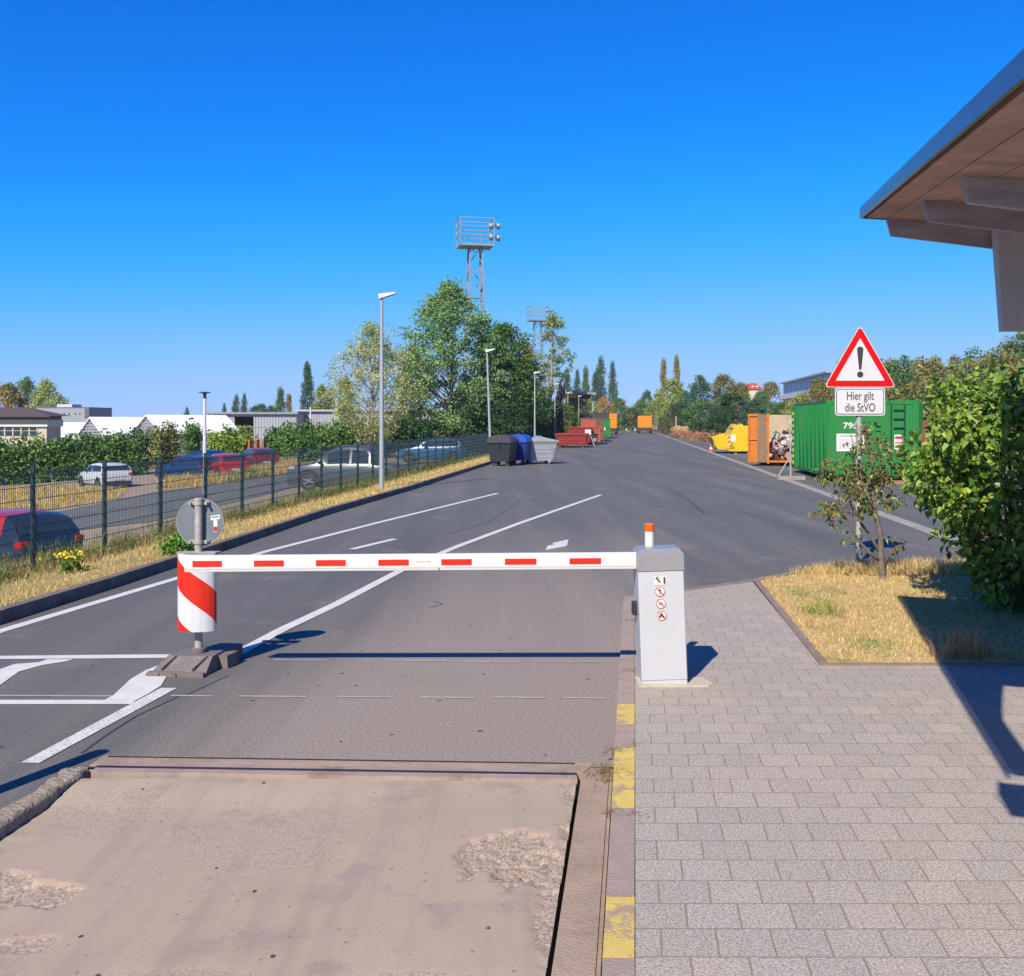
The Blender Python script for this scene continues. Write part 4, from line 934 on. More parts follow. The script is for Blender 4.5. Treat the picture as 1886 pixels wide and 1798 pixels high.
# red skips on the other side
M_rs = mat('skip_red', lin(160,52,46), .6, var=.1, scale=2, dirt=lin(120,54,44), dscale=3)
M_rs2 = mat('skip_faded_red', lin(186,92,74), .65, var=.12, scale=2, dirt=lin(150,84,66), dscale=3)
M_ds = mat('skip_dark', lin(58,48,54), .6, var=.1)
def skip(label, px, d, W, L, Ht, m, tap=.12, rz=radians(-5), z0=0, cat='skip', name='skip', open_=True):
    X = XX(px, d); t = thing(name, label, cat, (X, d, z0), rz, 'skips on the verge side')
    q = MB(); c = tap
    q.hull8([(c,c,.2),(W-c,c,.2),(W-c,L-c,.2),(c,L-c,.2),(0,0,Ht),(W,0,Ht),(W,L,Ht),(0,L,Ht)]); q.build('tub', m, t)
    q = MB(); q.box(-.05,W+.05,-.05,.04,Ht-.1,Ht+.02); q.box(-.05,W+.05,L-.04,L+.05,Ht-.1,Ht+.02); q.box(-.05,.04,.04,L-.04,Ht-.1,Ht+.02); q.box(W-.04,W+.05,.04,L-.04,Ht-.1,Ht+.02)
    q.build('rim', m, t)
    q = MB()
    for f in (.04, .35, .65, .94): q.bar((W*f+.02, c*.6-.03, .25), (W*f+.02, -.03, Ht-.08), .06)
    q.box(c,W-c,c*.5-.02,c*.5+.02,Ht*.55,Ht*.62); q.build('rib', m, t)
    q = MB(); q.box(.25,.45,.1,L-.1,0,.2); q.box(W-.45,W-.25,.1,L-.1,0,.2); q.build('skid_rail', M_trim, t)
    if open_: q = MB(); q.box(.06,W-.06,.06,L-.06,Ht-.02,Ht+.004); q.build('load', M_ds, t)
    return t
skip('low red skip with a bent rim, first in the row of skips', 1023, 80, 2.45, 4.5, 1.08, M_rs)
skip('middle red skip standing just behind the low one with the bent rim', 1048, 90, 1.9, 4, 1.55, M_rs)
skip('pale faded red skip with a rusty end, beside the white board', 1068, 92, 1.9, 4, 1.6, M_rs2)
skip('dark purple brown tipping skip between faded red skips', 1078, 97, 1.4, 3, 1.45, M_ds)
skip('large faded red container behind the row of skips', 1070, 112, 2.3, 6, 2.4, M_rs2, 0.02)
skip('narrow rusty brown container beside the small white sign boards', 1098, 104, .75, 5, 2.35, mat('skip_brown', lin(120,92,74), .7, var=.15), .02)
skip('dark grey container under the canopy corner', 1095, 140, 2.0, 6, 3.3, mat('skip_slate', lin(64,66,78), .6), .02, open_=False)
skip('green container on the verge side in front of the orange lorry', 1108, 128, 1.1, 6, 2.45, M_green, .04)
# small bin and sign boards
t = thing('litter_bin', 'small dark litter bin with a pale emblem standing by the red skips', 'litter bin', (XX(1095, 88), 88, 0))
q = MB(); q.hull8([(-.2,-.2,0),(.2,-.2,0),(.2,.2,0),(-.2,.2,0),(-.27,-.25,.95),(.27,-.25,.95),(.27,.25,.95),(-.27,.25,.95)]); b_ = q.build('body', M_ds, t); q = MB(); q.box(-.3,.3,-.3,.3,.95,1.02); q.build('lid', M_trim, t)
q = MB(); disc(q, (0,.5), .12, -.24, 0, 20, .07); q.build('emblem', M_stk, b_)
for px, d, yb, w_, h_, lb in ((1083, 84, 822, .5, .42, 'white board on thin legs beside the low red skip'), (1103, 100, 812, .42, .38, 'small white board on a post before the faded red container'), (1112, 104, 812, .3, .3, 'smallest white board on a post, next to the green container')):
    t = thing('notice_board', lb, 'sign board', (XX(px, d), d, 0), 0, 'white boards by the skips')
    zc_ = H-(796-HY)/F*d if px == 1083 else H-(790-HY)/F*d
    q = MB(); q.box(-w_/2, w_/2, -.02, .02, zc_-h_/2, zc_+h_/2); q.build('board', M_stk, t)
    q = MB(); q.bar((0,.03,0),(0,.03,zc_), .05); q.build('post', M_galv, t)
    if px == 1083: q = MB(); q.bar((.15,.05,zc_-.1),(.55,.35,0), .05); q.build('strut', M_stk, t)
# traffic cone
t = thing('traffic_cone', 'orange and white striped traffic cone at the far edge of the road', 'traffic cone', (XX(1310, 69), 69, 0))
q = MB(); q.lathe([(.15,.03),(.13,.15)], 16, mi=0); q.lathe([(.128,.15),(.105,.28)], 16, mi=1); q.lathe([(.103,.28),(.08,.42)], 16, mi=0); q.lathe([(.078,.42),(.055,.55)], 16, mi=1); q.lathe([(.053,.55),(.03,.68)], 16, mi=0)
q.build('cone', [mat('cone_orange', lin(236,80,40), .5), M_stk], t, smooth=True, angle=50); q = MB(); q.box(-.2,.2,-.2,.2,0,.03); q.build('foot', mat('cone_orange'), t)
# mobile fence foot at the kerb of the green container
t = thing('warning_stand', 'thin steel stand on a concrete foot in front of the green container', 'stand', (XX(1456, 34.5), 34.5, 0))
q = MB(); q.box(-.45,.45,-.15,.15,0,.12); q.build('foot', M_gut, t); q = MB(); q.bar((.0,0,.1),(-.02,0,1.9), .045); q.bar((.0,0,.8),(-.42,0,.1), .035); q.build('post', M_galv, t)

# ------------------------------------------------------------------ orange lorries
def lorry(px, d, label, chassis, w=2.45, top=764, z0=1.05):
    X = XX(px, d); t = thing('orange_lorry', label, 'lorry', (X, d, 0), radians(-6), 'orange lorries at the end of the road')
    zt = H+(HY-top)/F*d; m = mat('lorry_orange', lin(245,150,20), .5, var=.05)
    q = MB(); q.box(-w/2, w/2, 0, 6.5, z0, zt, bev=.05); b_ = q.build('box_body', m, t)
    q = MB()
    for k in range(1, 5): z = z0+(zt-z0)*k/5; q.box(-w/2+.05, w/2-.05, -.02, .0, z-.02, z+.02)
    q.build('panel_ridge', mat('lorry_seam', lin(196,112,14), .6), b_)
    q = MB(); q.box(-w/2+.15, w/2-.15, -.1, 9.2, z0-.35, z0-.02); q.box(-w/2+.1,w/2-.1,-.2,-.05,.45,.7); q.build('chassis', M_trim, t)
    for y in (1.2, 2.6, 7.6):
        for s in (1,-1):
            q = MB(); q.tube([(s*(w/2-.35), y, .5),(s*(w/2), y, .5)], .5, 18); q.build('wheel', M_tyre, t)
    q = MB(); q.box(-w/2+.05, w/2-.05, 7.0, 9.2, z0-.1, min(zt, 2.9), bev=.1); q.build('cab', m, t)
    if chassis:
        q = MB(); q.bar((w/2, -.4, .6), (w/2+2.0, -1.5, .45), .22); q.box(w/2+.2,w/2+2.1,-1.7,-1.3,.35,.65); q.build('drawbar', M_trim, t)
    return t
lorry(1188, 195, 'orange box lorry standing at the far end of the road near the gate', True, 2.65, 766)
lorry(1122, 172, 'orange box lorry parked behind the green container at the canopy', False, 2.6, 762)

# ------------------------------------------------------------------ lattice flood-light masts
M_mast = mat('mast_steel', lin(160,178,196), .5, .3, var=.08)
def mast(px, d, ytop, ybase, label, s=1.0):
    X = XX(px, d); z0 = terrain(X, d); zf = H+(HY-ybase)/F*d-z0; zt = H+(HY-ytop)/F*d-z0
    t = thing('floodlight_mast', label, 'floodlight mast', (X, d, z0), radians(12), 'lattice masts behind the trees')
    q = MB(); wb, wt = 1.15, .52; nseg = 12
    def cn(i, k): f = i/nseg; w_ = wb+(wt-wb)*f; return Vector((w_*(1,-1,-1,1)[k], w_*(1,1,-1,-1)[k], zf*f))
    for k in range(4): q.bar(cn(0,k), cn(nseg,k), .13)
    for i in range(nseg):
        for k in range(4):
            a, b2 = (k, (k+1)%4) if i%2 == 0 else ((k+1)%4, k); q.bar(cn(i,a), cn(i+1,b2), .07)
            if i%3 == 0: q.bar(cn(i,k), cn(i,(k+1)%4), .09)
    q.build('lattice', M_mast, t)
    q = MB(); W2, D2 = 1.5, 1.1; q.box(-W2,W2,-D2,D2,zf,zf+.22); q.build('platform', M_mast, t)
    q = MB()
    for x in (-W2, W2):
        for y in (-D2, D2): q.bar((x,y,zf),(x,y,zt), .10)
    for z in (zf+(zt-zf)*.4, zf+(zt-zf)*.7, zt):
        q.bar((-W2,-D2,z),(W2,-D2,z), .08); q.bar((-W2,D2,z),(W2,D2,z), .08); q.bar((-W2,-D2,z),(-W2,D2,z), .08); q.bar((W2,-D2,z),(W2,D2,z), .08)
    q.bar((.3,-D2,zf),(.3,-D2,zf+(zt-zf)*.4), .07); q.build('railing', M_mast, t)
    for k, (x, z) in enumerate(((1.05,.35),(1.05,.75),(1.75,.35),(1.75,.78))):
        q = MB(); zz_ = zf+(zt-zf)*z; c_ = Vector((x, -D2+.3*(k//2), zz_)); dv = Vector((.9,.5,-.25)).normalized()
        q.tube([c_, c_+dv*.12, c_+dv*.38], [.12,.24,.30], 14); fl_ = q.build('floodlight', M_mast, t); q = MB(); q.tube([c_+dv*.381, c_+dv*.39], .27, 14); q.build('lens', M_head, fl_)
    return t
mast(875, 92, 405, 456, 'tall lattice floodlight mast with railed platform rising behind the big tree')
mast(991, 158, 566, 592, 'more distant lattice floodlight mast beside the bare leaning tree')

# ------------------------------------------------------------------ buildings
M_corr = mat('corrugated_steel', lin(186,188,200), .5, .3, var=.05)
def building_box(t, x0, x1, y0, y1, z0, z1, m, name='wall'):
    q = MB(); q.box(x0,x1,y0,y1,z0,z1); return q.build(name, m, t)
def shed(label, pa, pb, d, ytop, doors, mirr=0, slope=0.0, dark=False, depth=25, roofc=None):
    X = XX(pa, d); W = XX(pb, d)-X; z0 = terrain(X+W/2, d)-.3; zt = H+(HY-ytop)/F*d-z0
    t = thing('warehouse', label, 'building', (X, d, z0), radians(slope), 'corrugated warehouses'); m = M_corr
    q = MB(); xs = [0]+[v for ab in doors for v in ab]+[W]; open_ = set()
    for i in range(0, len(xs), 2):
        a, b = xs[i], xs[i+1]; q.box(a, b, 0, .2, 0, zt)
        x = a+.1
        while x < b-.15: q.box(x, x+.16, -.08, 0, .1, zt-.15); x += .42
    q.box(0,.2,.2,depth,0,zt); q.box(W-.2,W,.2,depth,0,zt); q.box(0,W,depth,depth+.2,0,zt)
    q.box(0, W, -.1, -.085, zt*.62, zt*.64); q.build('wall', m, t)
    for a, b in doors:
        q = MB(); q.box(a,b,.0,.2,zt-.35,zt); q.build('lintel', m, t)
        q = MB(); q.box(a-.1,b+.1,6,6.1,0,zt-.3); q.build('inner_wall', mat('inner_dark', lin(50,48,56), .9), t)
    q = MB(); q.box(-.3, W+.3, -.5, depth+.3, zt, zt+.28); q.build('roof', roofc or mat('shed_roof', lin(150,158,172), .6, var=.05), t)
    return t
s150 = 1/F*150
shed('grey corrugated warehouse with a dark open doorway behind the parked cars', 383, 546, 150, 763, [((432-383)*s150, (467-383)*s150)])
shed('long ribbed warehouse running behind the hedge and the pale tree', 549, 845, 156, 758, [], roofc=mat('shed_roof_pale', lin(186,190,196), .6))
# gabled halls
def hall(label, pa, pb, apex_px, apex_y, eave_y, d, length, head):
    X = XX((pa+pb)/2, d); W = XX(pb, d)-XX(pa, d); z0 = terrain(X, d)-.3; za = H+(HY-apex_y)/F*d-z0; ze = H+(HY-eave_y)/F*d-z0
    t = thing('gabled_hall', label, 'hall', (X, d, z0), head, 'white roofed gabled halls'); w2 = W/2*1.3
    q = MB(); q.prism([(-w2,0),(w2,0),(w2,ze),(0,za-.1),(-w2,ze)], 0, .15, 'y')
    z = .3
    while z < za-.3:
        ww = w2-.1 if z < ze else (w2-.1)*(za-z)/(za-ze); q.box(-ww, ww, -.07, 0, z, z+.14); z += .34
    q.box(-w2,-w2+.15,.15,length,0,ze); q.box(w2-.15,w2,.15,length,0,ze); q.prism([(-w2,0),(w2,0),(w2,ze),(0,za-.1),(-w2,ze)], length-.15, length, 'y')
    for x in (-w2*.33, w2*.33, -w2+.1, w2-.1): q.box(x-.08, x+.08, -.09, 0, 0, ze+(za-ze)*(1-abs(x)/w2)-.1)
    q.build('wall', mat('hall_cladding', lin(166,168,184), .6, var=.05), t)
    rm = mat('white_membrane', lin(236,238,242,.85), .5, var=.02)
    for s in (1,-1):
        q = MB(); q.add([(0,-.25,za),(s*(w2+.2),-.25,ze-.1),(s*(w2+.2),length+.2,ze-.1),(0,length+.2,za),(0,-.25,za-.12),(s*(w2+.2),-.25,ze-.22),(s*(w2+.2),length+.2,ze-.22),(0,length+.2,za-.12)], [(0,1,2,3),(7,6,5,4),(0,4,5,1),(1,5,6,2),(2,6,7,3),(3,7,4,0)])
        k = 3.6
        while k < length-1: q.bar((0,k,za+.02),(s*(w2+.2),k,ze-.06), .10, .06); k += 4.2
        q.build('roof', rm, t)
hall('gabled hall with grey louvred gable and white roof nearest the warehouse', 232, 312, 267, 764, 796, 112, 9.5, radians(-42))
hall('gabled hall with white roof in the middle of the hall row', 132, 205, 166, 768, 800, 116, 9.5, radians(-42))
hall('low cream gabled hall beside the villa with the dark hip roof', 70, 130, 100, 778, 806, 124, 9, radians(-42))
# pavilion with dark hip roof
d = 96; X = XX(-180, d); W = XX(86, d)-X; z0 = terrain(XX(40, d), d)-.3
t = thing('pavilion', 'low building with dark brown hip roof, white band and window row behind the hedge', 'building', (X, d, z0))
zf = lambda y: H+(HY-y)/F*d-z0
q = MB(); q.box(0, W, 0, 3, 0, zf(786)); q.build('wall', mat('pavilion_base', lin(214,206,186), .8), t)
q = MB(); q.box(-.15, W+.15, -.2, 3.2, zf(786), zf(773)); q.build('fascia_band', mat('pavilion_band', lin(238,236,230), .6), t)
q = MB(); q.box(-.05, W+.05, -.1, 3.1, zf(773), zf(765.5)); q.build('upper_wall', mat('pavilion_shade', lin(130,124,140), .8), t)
q = MB(); q.hull8([(-.6,-.9,zf(766)),(W+.7,-.9,zf(766)),(W+.7,3.9,zf(766)),(-.6,3.9,zf(766)),(2,1.4,zf(750)),(W-2.5,1.4,zf(750)),(W-2.5,1.6,zf(750)),(2,1.6,zf(750))]); q.box(-.6,W+.7,-.95,-.88,zf(766)-.12,zf(766)+.02); q.build('roof', mat('brown_roof', lin(92,78,78), .8, var=.1), t)
k = 0; x = W-.9
while x > 0:
    q = MB(); q.box(x-.62, x, -.03, .04, zf(803), zf(788)); f_ = q.build('window', M_glass, t); q = MB(); q.box(x, x+.1, -.06, 0, zf(804), zf(787)); q.box(x-.62, x, -.06, -.035, zf(794), zf(793.2)); q.build('frame', mat('frame_cream', lin(220,214,190), .7), f_); x -= .76; k += 1
    if k > 24: break
# grey flat roofed block behind
d = 175; X = XX(66, d); W = XX(164, d)-X; z0 = terrain(X, d)-.3; zf = lambda y: H+(HY-y)/F*d-z0
t = thing('flat_roofed_block', 'distant grey flat roofed block with small square windows and rooftop cabin', 'building', (X, d, z0))
q = MB(); q.box(0, W, 0, 10, 0, zf(751)); q.build('wall', mat('block_grey', lin(164,170,184), .8, var=.06), t)
q = MB(); q.box(-.1, W+.1, -.1, 10.1, zf(751), zf(750)); q.build('parapet', mat('block_trim', lin(130,136,148), .7), t)
q = MB(); q.box(XX(100,d)-X, XX(128,d)-X, 1, 5, zf(750), zf(744.5)); q.build('rooftop_cabin', mat('cabin_pale', lin(214,216,222), .7), t)
for px in (80, 92, 105, 117, 126, 138, 146):
    q = MB(); q.box(XX(px,d)-X, XX(px,d)-X+.22, -.03, .02, zf(764), zf(761)); q.build('window', M_glass, t)
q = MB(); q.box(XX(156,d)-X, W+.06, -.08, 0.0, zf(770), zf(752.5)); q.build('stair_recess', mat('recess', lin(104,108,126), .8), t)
# red roofed house on the hill
d = 300; X = XX(1379, d); W = XX(1402, d)-X; z0 = 1.0; zf = lambda y: H+(HY-y)/F*d-z0
t = thing('hillside_house', 'distant house with red hip roof and two dormers above the trees', 'house', (X, d, z0))
q = MB(); q.box(0, W, 0, 6, 0, zf(717)); q.build('wall', mat('house_wall', lin(222,210,190), .8), t)
q = MB(); q.hull8([(-.4,-.4,zf(717)),(W+.4,-.4,zf(717)),(W+.4,6.4,zf(717)),(-.4,6.4,zf(717)),(.9,2.6,zf(705)),(W-.9,2.6,zf(705)),(W-.9,3.4,zf(705)),(.9,3.4,zf(705))]); r_ = q.build('roof', mat('tile_red', lin(196,74,54), .8, var=.1), t)
for f in (.28, .62): q = MB(); q.box(W*f, W*f+.5, .1, 1.4, zf(713.5), zf(710.5)); q.build('dormer', M_stk, r_)
# glazed block
t = thing('glazed_block', 'long blue glazed building with white balconies on the wooded slope', 'building', (XX(1443, 255), 255, 2), radians(-96.1))
LB = 58; q = MB(); q.box(0, LB, 0, 9, 0, 9.6); q.build('wall', mat('glazed_wall', lin(206,212,224), .7), t)
for za_, zb_ in ((6.9, 9.35), (2.8, 5.3)):
    for k in range(9): q = MB(); x = .3+k*6.4; q.box(x, x+6.0, -.08, .05, za_, zb_); q.build('window', mat('blue_glazing', lin(60,96,150,1), .35, var=.15, spec=.5), t)
q = MB(); q.box(-.3, LB+.3, -.9, 9.3, 9.6, 9.9); q.build('roof', mat('pale_blue_roof', lin(170,190,214), .6), t)
q = MB(); q.box(0, LB, -1.3, -.02, 5.7, 6.85); q.build('balcony', mat('balcony_white', lin(226,228,232), .6), t)
# canopy on posts
d = 150; X0_ = XX(1036, d); X1_ = XX(1097, d)
t = thing('open_canopy', 'flat grey canopy roof on thin posts above the far skips', 'canopy', (X0_, d, 0)); zf = lambda y: H+(HY-y)/F*d; W = X1_-X0_
q = MB(); q.hull8([(-.2,-1,zf(725)),(W,-1,zf(728)),(W,14,zf(727)),(-.2,14,zf(725)),(-.2,-1,zf(718.5)),(W,-1,zf(723.5)),(W,14,zf(723.5)),(-.2,14,zf(718.5))]); q.build('roof', mat('canopy_roof', lin(150,156,160), .6), t)
q = MB(); q.box(W-2.2,W-.7,.5,6,zf(734),zf(726)); q.build('roof_box', M_ds, t)
for x in (.3, W-.4):
    for y in (0, 12): q = MB(); q.bar((x,y,0),(x,y,zf(722)), .16); q.build('post', M_galv, t)
# mesh gates at the end
M_gate = mat('gate_green', lin(70,120,80), .6)
for px, lb in ((1146, 'green mesh gate leaf standing nearest the canopy at the road end'), (1162, 'green mesh gate leaf next to the far orange lorry')):
    d = 212; X = XX(px, d); t = thing('mesh_gate', lb, 'gate', (X, d, 0), 0, 'gate leaves at the road end'); q = MB(); w_ = 1.7
    for a, b in (((0,0,.1),(w_,0,.1)),((0,0,1.15),(w_,0,1.15)),((0,0,.1),(0,0,1.15)),((w_,0,.1),(w_,0,1.15)),((0,0,.1),(w_,0,1.15))): q.bar(a, b, .07)
    q.build('frame', M_gate, t); q = MB(); x = .1
    while x < w_: q.box(x, x+.03, -.01, .01, .12, 1.12); x += .12
    q.build('bars', M_gate, t)
    q = MB(); disc(q, (w_*.5,.6), .18, -.06, 0, 16); q.build('sign_disc', M_stk, t)
# screen fence on the far side
A_ = (XX(1213, 205), 205); B_ = (XX(1245, 150), 150); L_ = sqrt((B_[0]-A_[0])**2+(B_[1]-A_[1])**2)
t = thing('ivy_fence', 'tall ivy covered fence panel row ending in a white post at the road end', 'fence', (B_[0], B_[1], 0), atan2(A_[1]-B_[1], A_[0]-B_[0]))
q = MB(); q.box(-.08,.08,-.08,.08,0,2.9); q.build('end_post', M_galv, t)
rn = random.Random(5); 
def leafquads(centers, radii, nper, size, pal, seed, flat=.0, droop=0.0, aspect=.62):
    rg = np.random.default_rng(seed); C_ = np.asarray(centers, float); R = np.asarray(radii, float)
    if R.ndim == 1: R = np.repeat(R[:, None], 3, 1)
    n = len(C_)*nper; ci = np.repeat(np.arange(len(C_)), nper)
    u = rg.normal(size=(n, 3)); u /= np.linalg.norm(u, axis=1, keepdims=True); rr = rg.random(n)**.45
    p = C_[ci]+u*R[ci]*rr[:, None]
    nrm = rg.normal(size=(n, 3))*.75+u*.6+np.array([0, 0, .45]); nrm /= np.linalg.norm(nrm, axis=1, keepdims=True)
    t1 = np.cross(nrm, rg.normal(size=(n, 3))); t1 /= np.linalg.norm(t1, axis=1, keepdims=True)
    base_gain = 1.22; t1[:, 2] -= droop; t1 /= np.linalg.norm(t1, axis=1, keepdims=True)
    t2 = np.cross(nrm, t1); t2 /= np.linalg.norm(t2, axis=1, keepdims=True); s = size*rg.uniform(.6, 1.3, n)[:, None]
    V = np.stack([p-t1*s*.5, p+t2*s*.5*aspect, p+t1*s*.5, p-t2*s*.5*aspect], 1).reshape(-1, 3)
    pal = np.asarray(pal, float); cc = rg.integers(0, len(pal), len(C_)); lc = rg.integers(0, len(pal), n)
    base = (pal[cc[ci]]*.55+pal[lc]*.45)*base_gain; base *= rg.uniform(.72, 1.28, n)[:, None]*rg.uniform(.85, 1.15, len(C_))[ci][:, None]
    return V, np.repeat(base, 4, 0)
M_leaf = mat('foliage', rough=.6, spec=.25, attr='Col', trans=.28)
M_bark = mat('bark', lin(112,98,84), .9, var=.3, scale=12, bump=.6, bscale=30)
M_pbark = mat('pale_bark', lin(168,156,140), .9, var=.25, scale=9, bump=.4, bscale=30)
def pal(*c): return [lin(*x, 1.0)[:3] for x in c]
P_IVY = pal((92,84,52),(72,80,44),(110,98,62))
cs = [(rn.uniform(0, L_), rn.uniform(-.1,.1), rn.uniform(.2,2.9)) for _ in range(260)]
V, Cc_ = leafquads(cs, [.5]*260, 14, .35, P_IVY, 3); V[:, 1] *= .25
link('ivy', np_mesh('ivy', V, 4, M_leaf, Cc_), t)

X_, d_ = XX(474, 79), 79; t = thing('pallet_stack', 'small stack of orange brown wooden pallets behind the dark red car', 'pallets', (X_, d_, terrain(X_, d_)), 0)
for lv in range(13):
    q = MB(); z_ = lv*.15
    for k in range(6): q.box(-.6+.21*k, -.46+.21*k, -.5, .5, z_+.11, z_+.135)
    for k in range(3): q.box(-.6+.53*k, -.46+.53*k, -.5, .5, z_, z_+.11)
    q.build('pallet', mat('pallet_wood', lin(190,120,70), .8, var=.2), t)

# ------------------------------------------------------------------ vegetation
def env(shape, s):
    if shape == 'round': return max(0, sin(pi*min(1, max(0, s))**.75))**.55
    if shape == 'oval': return max(0, sin(pi*min(1, max(0, s))**.9))**.7
    if shape == 'poplar': return (max(0, sin(pi*s**.62)))**.5*(1 if s < .5 else (1-(s-.5)*.55))
    if shape == 'cone': return (1-s)**.75*min(1, s*8)
    if shape == 'vase': return (s**.55)*max(0, (1-s**5))**.6
TREES = {}
def tree_mesh(key, Hh, Wd, shape, palette, nclump, nper, leaf, crad, base=.12, seed=1, bark=M_bark, trunk=.018, limbs=26, lean=0, shell=.5, zsq=.8, wild=.1):
    if key in TREES: return TREES[key]
    rg = np.random.default_rng(seed); cs = []; rr = []
    lobes = [(rg.uniform(0, 2*pi), rg.uniform(.2, .9), rg.uniform(.75, 1.25)) for _ in range(9)]
    for _ in range(nclump):
        s_ = rg.random()**(.8 if shape != 'cone' else 1.3); a = rg.uniform(0, 2*pi); f = 1
        for la, ls, lv in lobes:
            dd = abs((a-la+pi) % (2*pi)-pi)
            if dd < .8 and abs(s_-ls) < .22: f = lv
        r = env(shape, s_)*Wd/2*f*(shell+(1-shell)*rg.random()) if rg.random() < .72 else env(shape, s_)*Wd/2*rg.random()**.5
        cs.append((r*cos(a)+lean*s_, r*sin(a), Hh*(base+(1-base)*s_)+rg.normal()*wild)); k = crad*rg.uniform(.6, 1.3); rr.append((k, k, k*zsq))
    V, Cc = leafquads(cs, rr, nper, leaf, palette, seed)
    # dark inner fill keeps dense crowns from being see-through in the middle is left to real overlap
    crown = np_mesh('crown_'+key, V, 4, M_leaf, Cc)
    q = MB(); n = 7; pts = [(lean*(i/n)*.8+.12*Wd*.1*noise.noise(Vector((i*.7, seed, 0))), .1*Wd*.12*noise.noise(Vector((i*.7, 0, seed))), Hh*.82*i/n-(.3 if i == 0 else 0)) for i in range(n+1)]
    R0 = Hh*trunk; q.tube(pts, [R0*(1-.85*i/n)+.01 for i in range(n+1)], 8)
    order = sorted(range(len(cs)), key=lambda i: rg.random())[:limbs]
    for i in order:
        c = Vector(cs[i]); h0 = min(Hh*.78, max(Hh*base*.6, c.z-.55*sqrt(c.x**2+c.y**2)-.12*Hh*rg.random())); f = h0/(Hh*.82)*n; j = min(n-1, int(f))
        a = Vector(pts[j]).lerp(Vector(pts[j+1]), f-j); m_ = a.lerp(c, .5)+Vector((0, 0, -.04*(c-a).length)); r_ = R0*(1-.8*j/n)*.42
        q.tube([a, m_, c], [r_, r_*.6, r_*.15+.004], 5, cap=False)
    o = q.build('t', bark, smooth=True); tm = o.data; tm.name = 'trunk_'+key; bpy.data.objects.remove(o)
    TREES[key] = (tm, crown, Hh, Wd); return TREES[key]
P_MID = pal((74,104,50),(88,118,58),(60,90,44),(98,122,62))
P_DARK = pal((44,74,44),(56,84,46),(38,66,42),(62,92,50))
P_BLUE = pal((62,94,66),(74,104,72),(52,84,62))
P_YEL = pal((134,144,62),(150,156,78),(118,134,60),(110,128,66))
P_PALE = pal((142,154,92),(128,146,92),(156,160,110),(116,136,80),(166,152,100))
P_AUT = pal((138,124,66),(120,116,62),(104,110,58),(152,128,66))
P_OCH = pal((116,108,58),(100,104,54),(90,98,52),(128,112,62))
P_ORG = pal((170,122,60),(150,118,62),(120,116,60))
for i, (nm, p) in enumerate((('mid', P_MID), ('dark', P_DARK), ('blue', P_BLUE), ('yel', P_YEL), ('och', P_OCH), ('aut', P_AUT), ('org', P_ORG))):
    tree_mesh('round_'+nm, 9, 7.5, 'round', p, 105, 62, .34, 1.05, .10, 20+i)
    tree_mesh('oval_'+nm, 11, 6, 'oval', p, 100, 60, .34, .95, .08, 40+i)
for i, (nm, p) in enumerate((('blue', P_BLUE), ('mid', P_MID), ('yel', P_YEL), ('aut', P_AUT))):
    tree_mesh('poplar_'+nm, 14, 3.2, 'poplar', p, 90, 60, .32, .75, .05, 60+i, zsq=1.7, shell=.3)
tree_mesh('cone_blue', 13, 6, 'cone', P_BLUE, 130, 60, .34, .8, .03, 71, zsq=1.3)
def put_tree(px, ytop, wpx, d, key, label, cat='tree', zbase=None, name='tree', group='trees around the yard', rz=None):
    tm, cm, Hh, Wd = TREES[key]; X = XX(px, d); zb = terrain(X, d) if zbase is None else zbase
    zt = H+(HY-ytop)/F*d; sz = (zt-zb)/Hh*.98; sx = wpx/F*d/Wd
    t = thing(name, label, cat, (X, d, zb-.05), rnd.uniform(0, 6.28) if rz is None else rz, group); t.scale = (sx, sx, sz)
    a = link('trunk', tm, t); b = link('crown', cm, t); return t
rnd = random.Random(77)
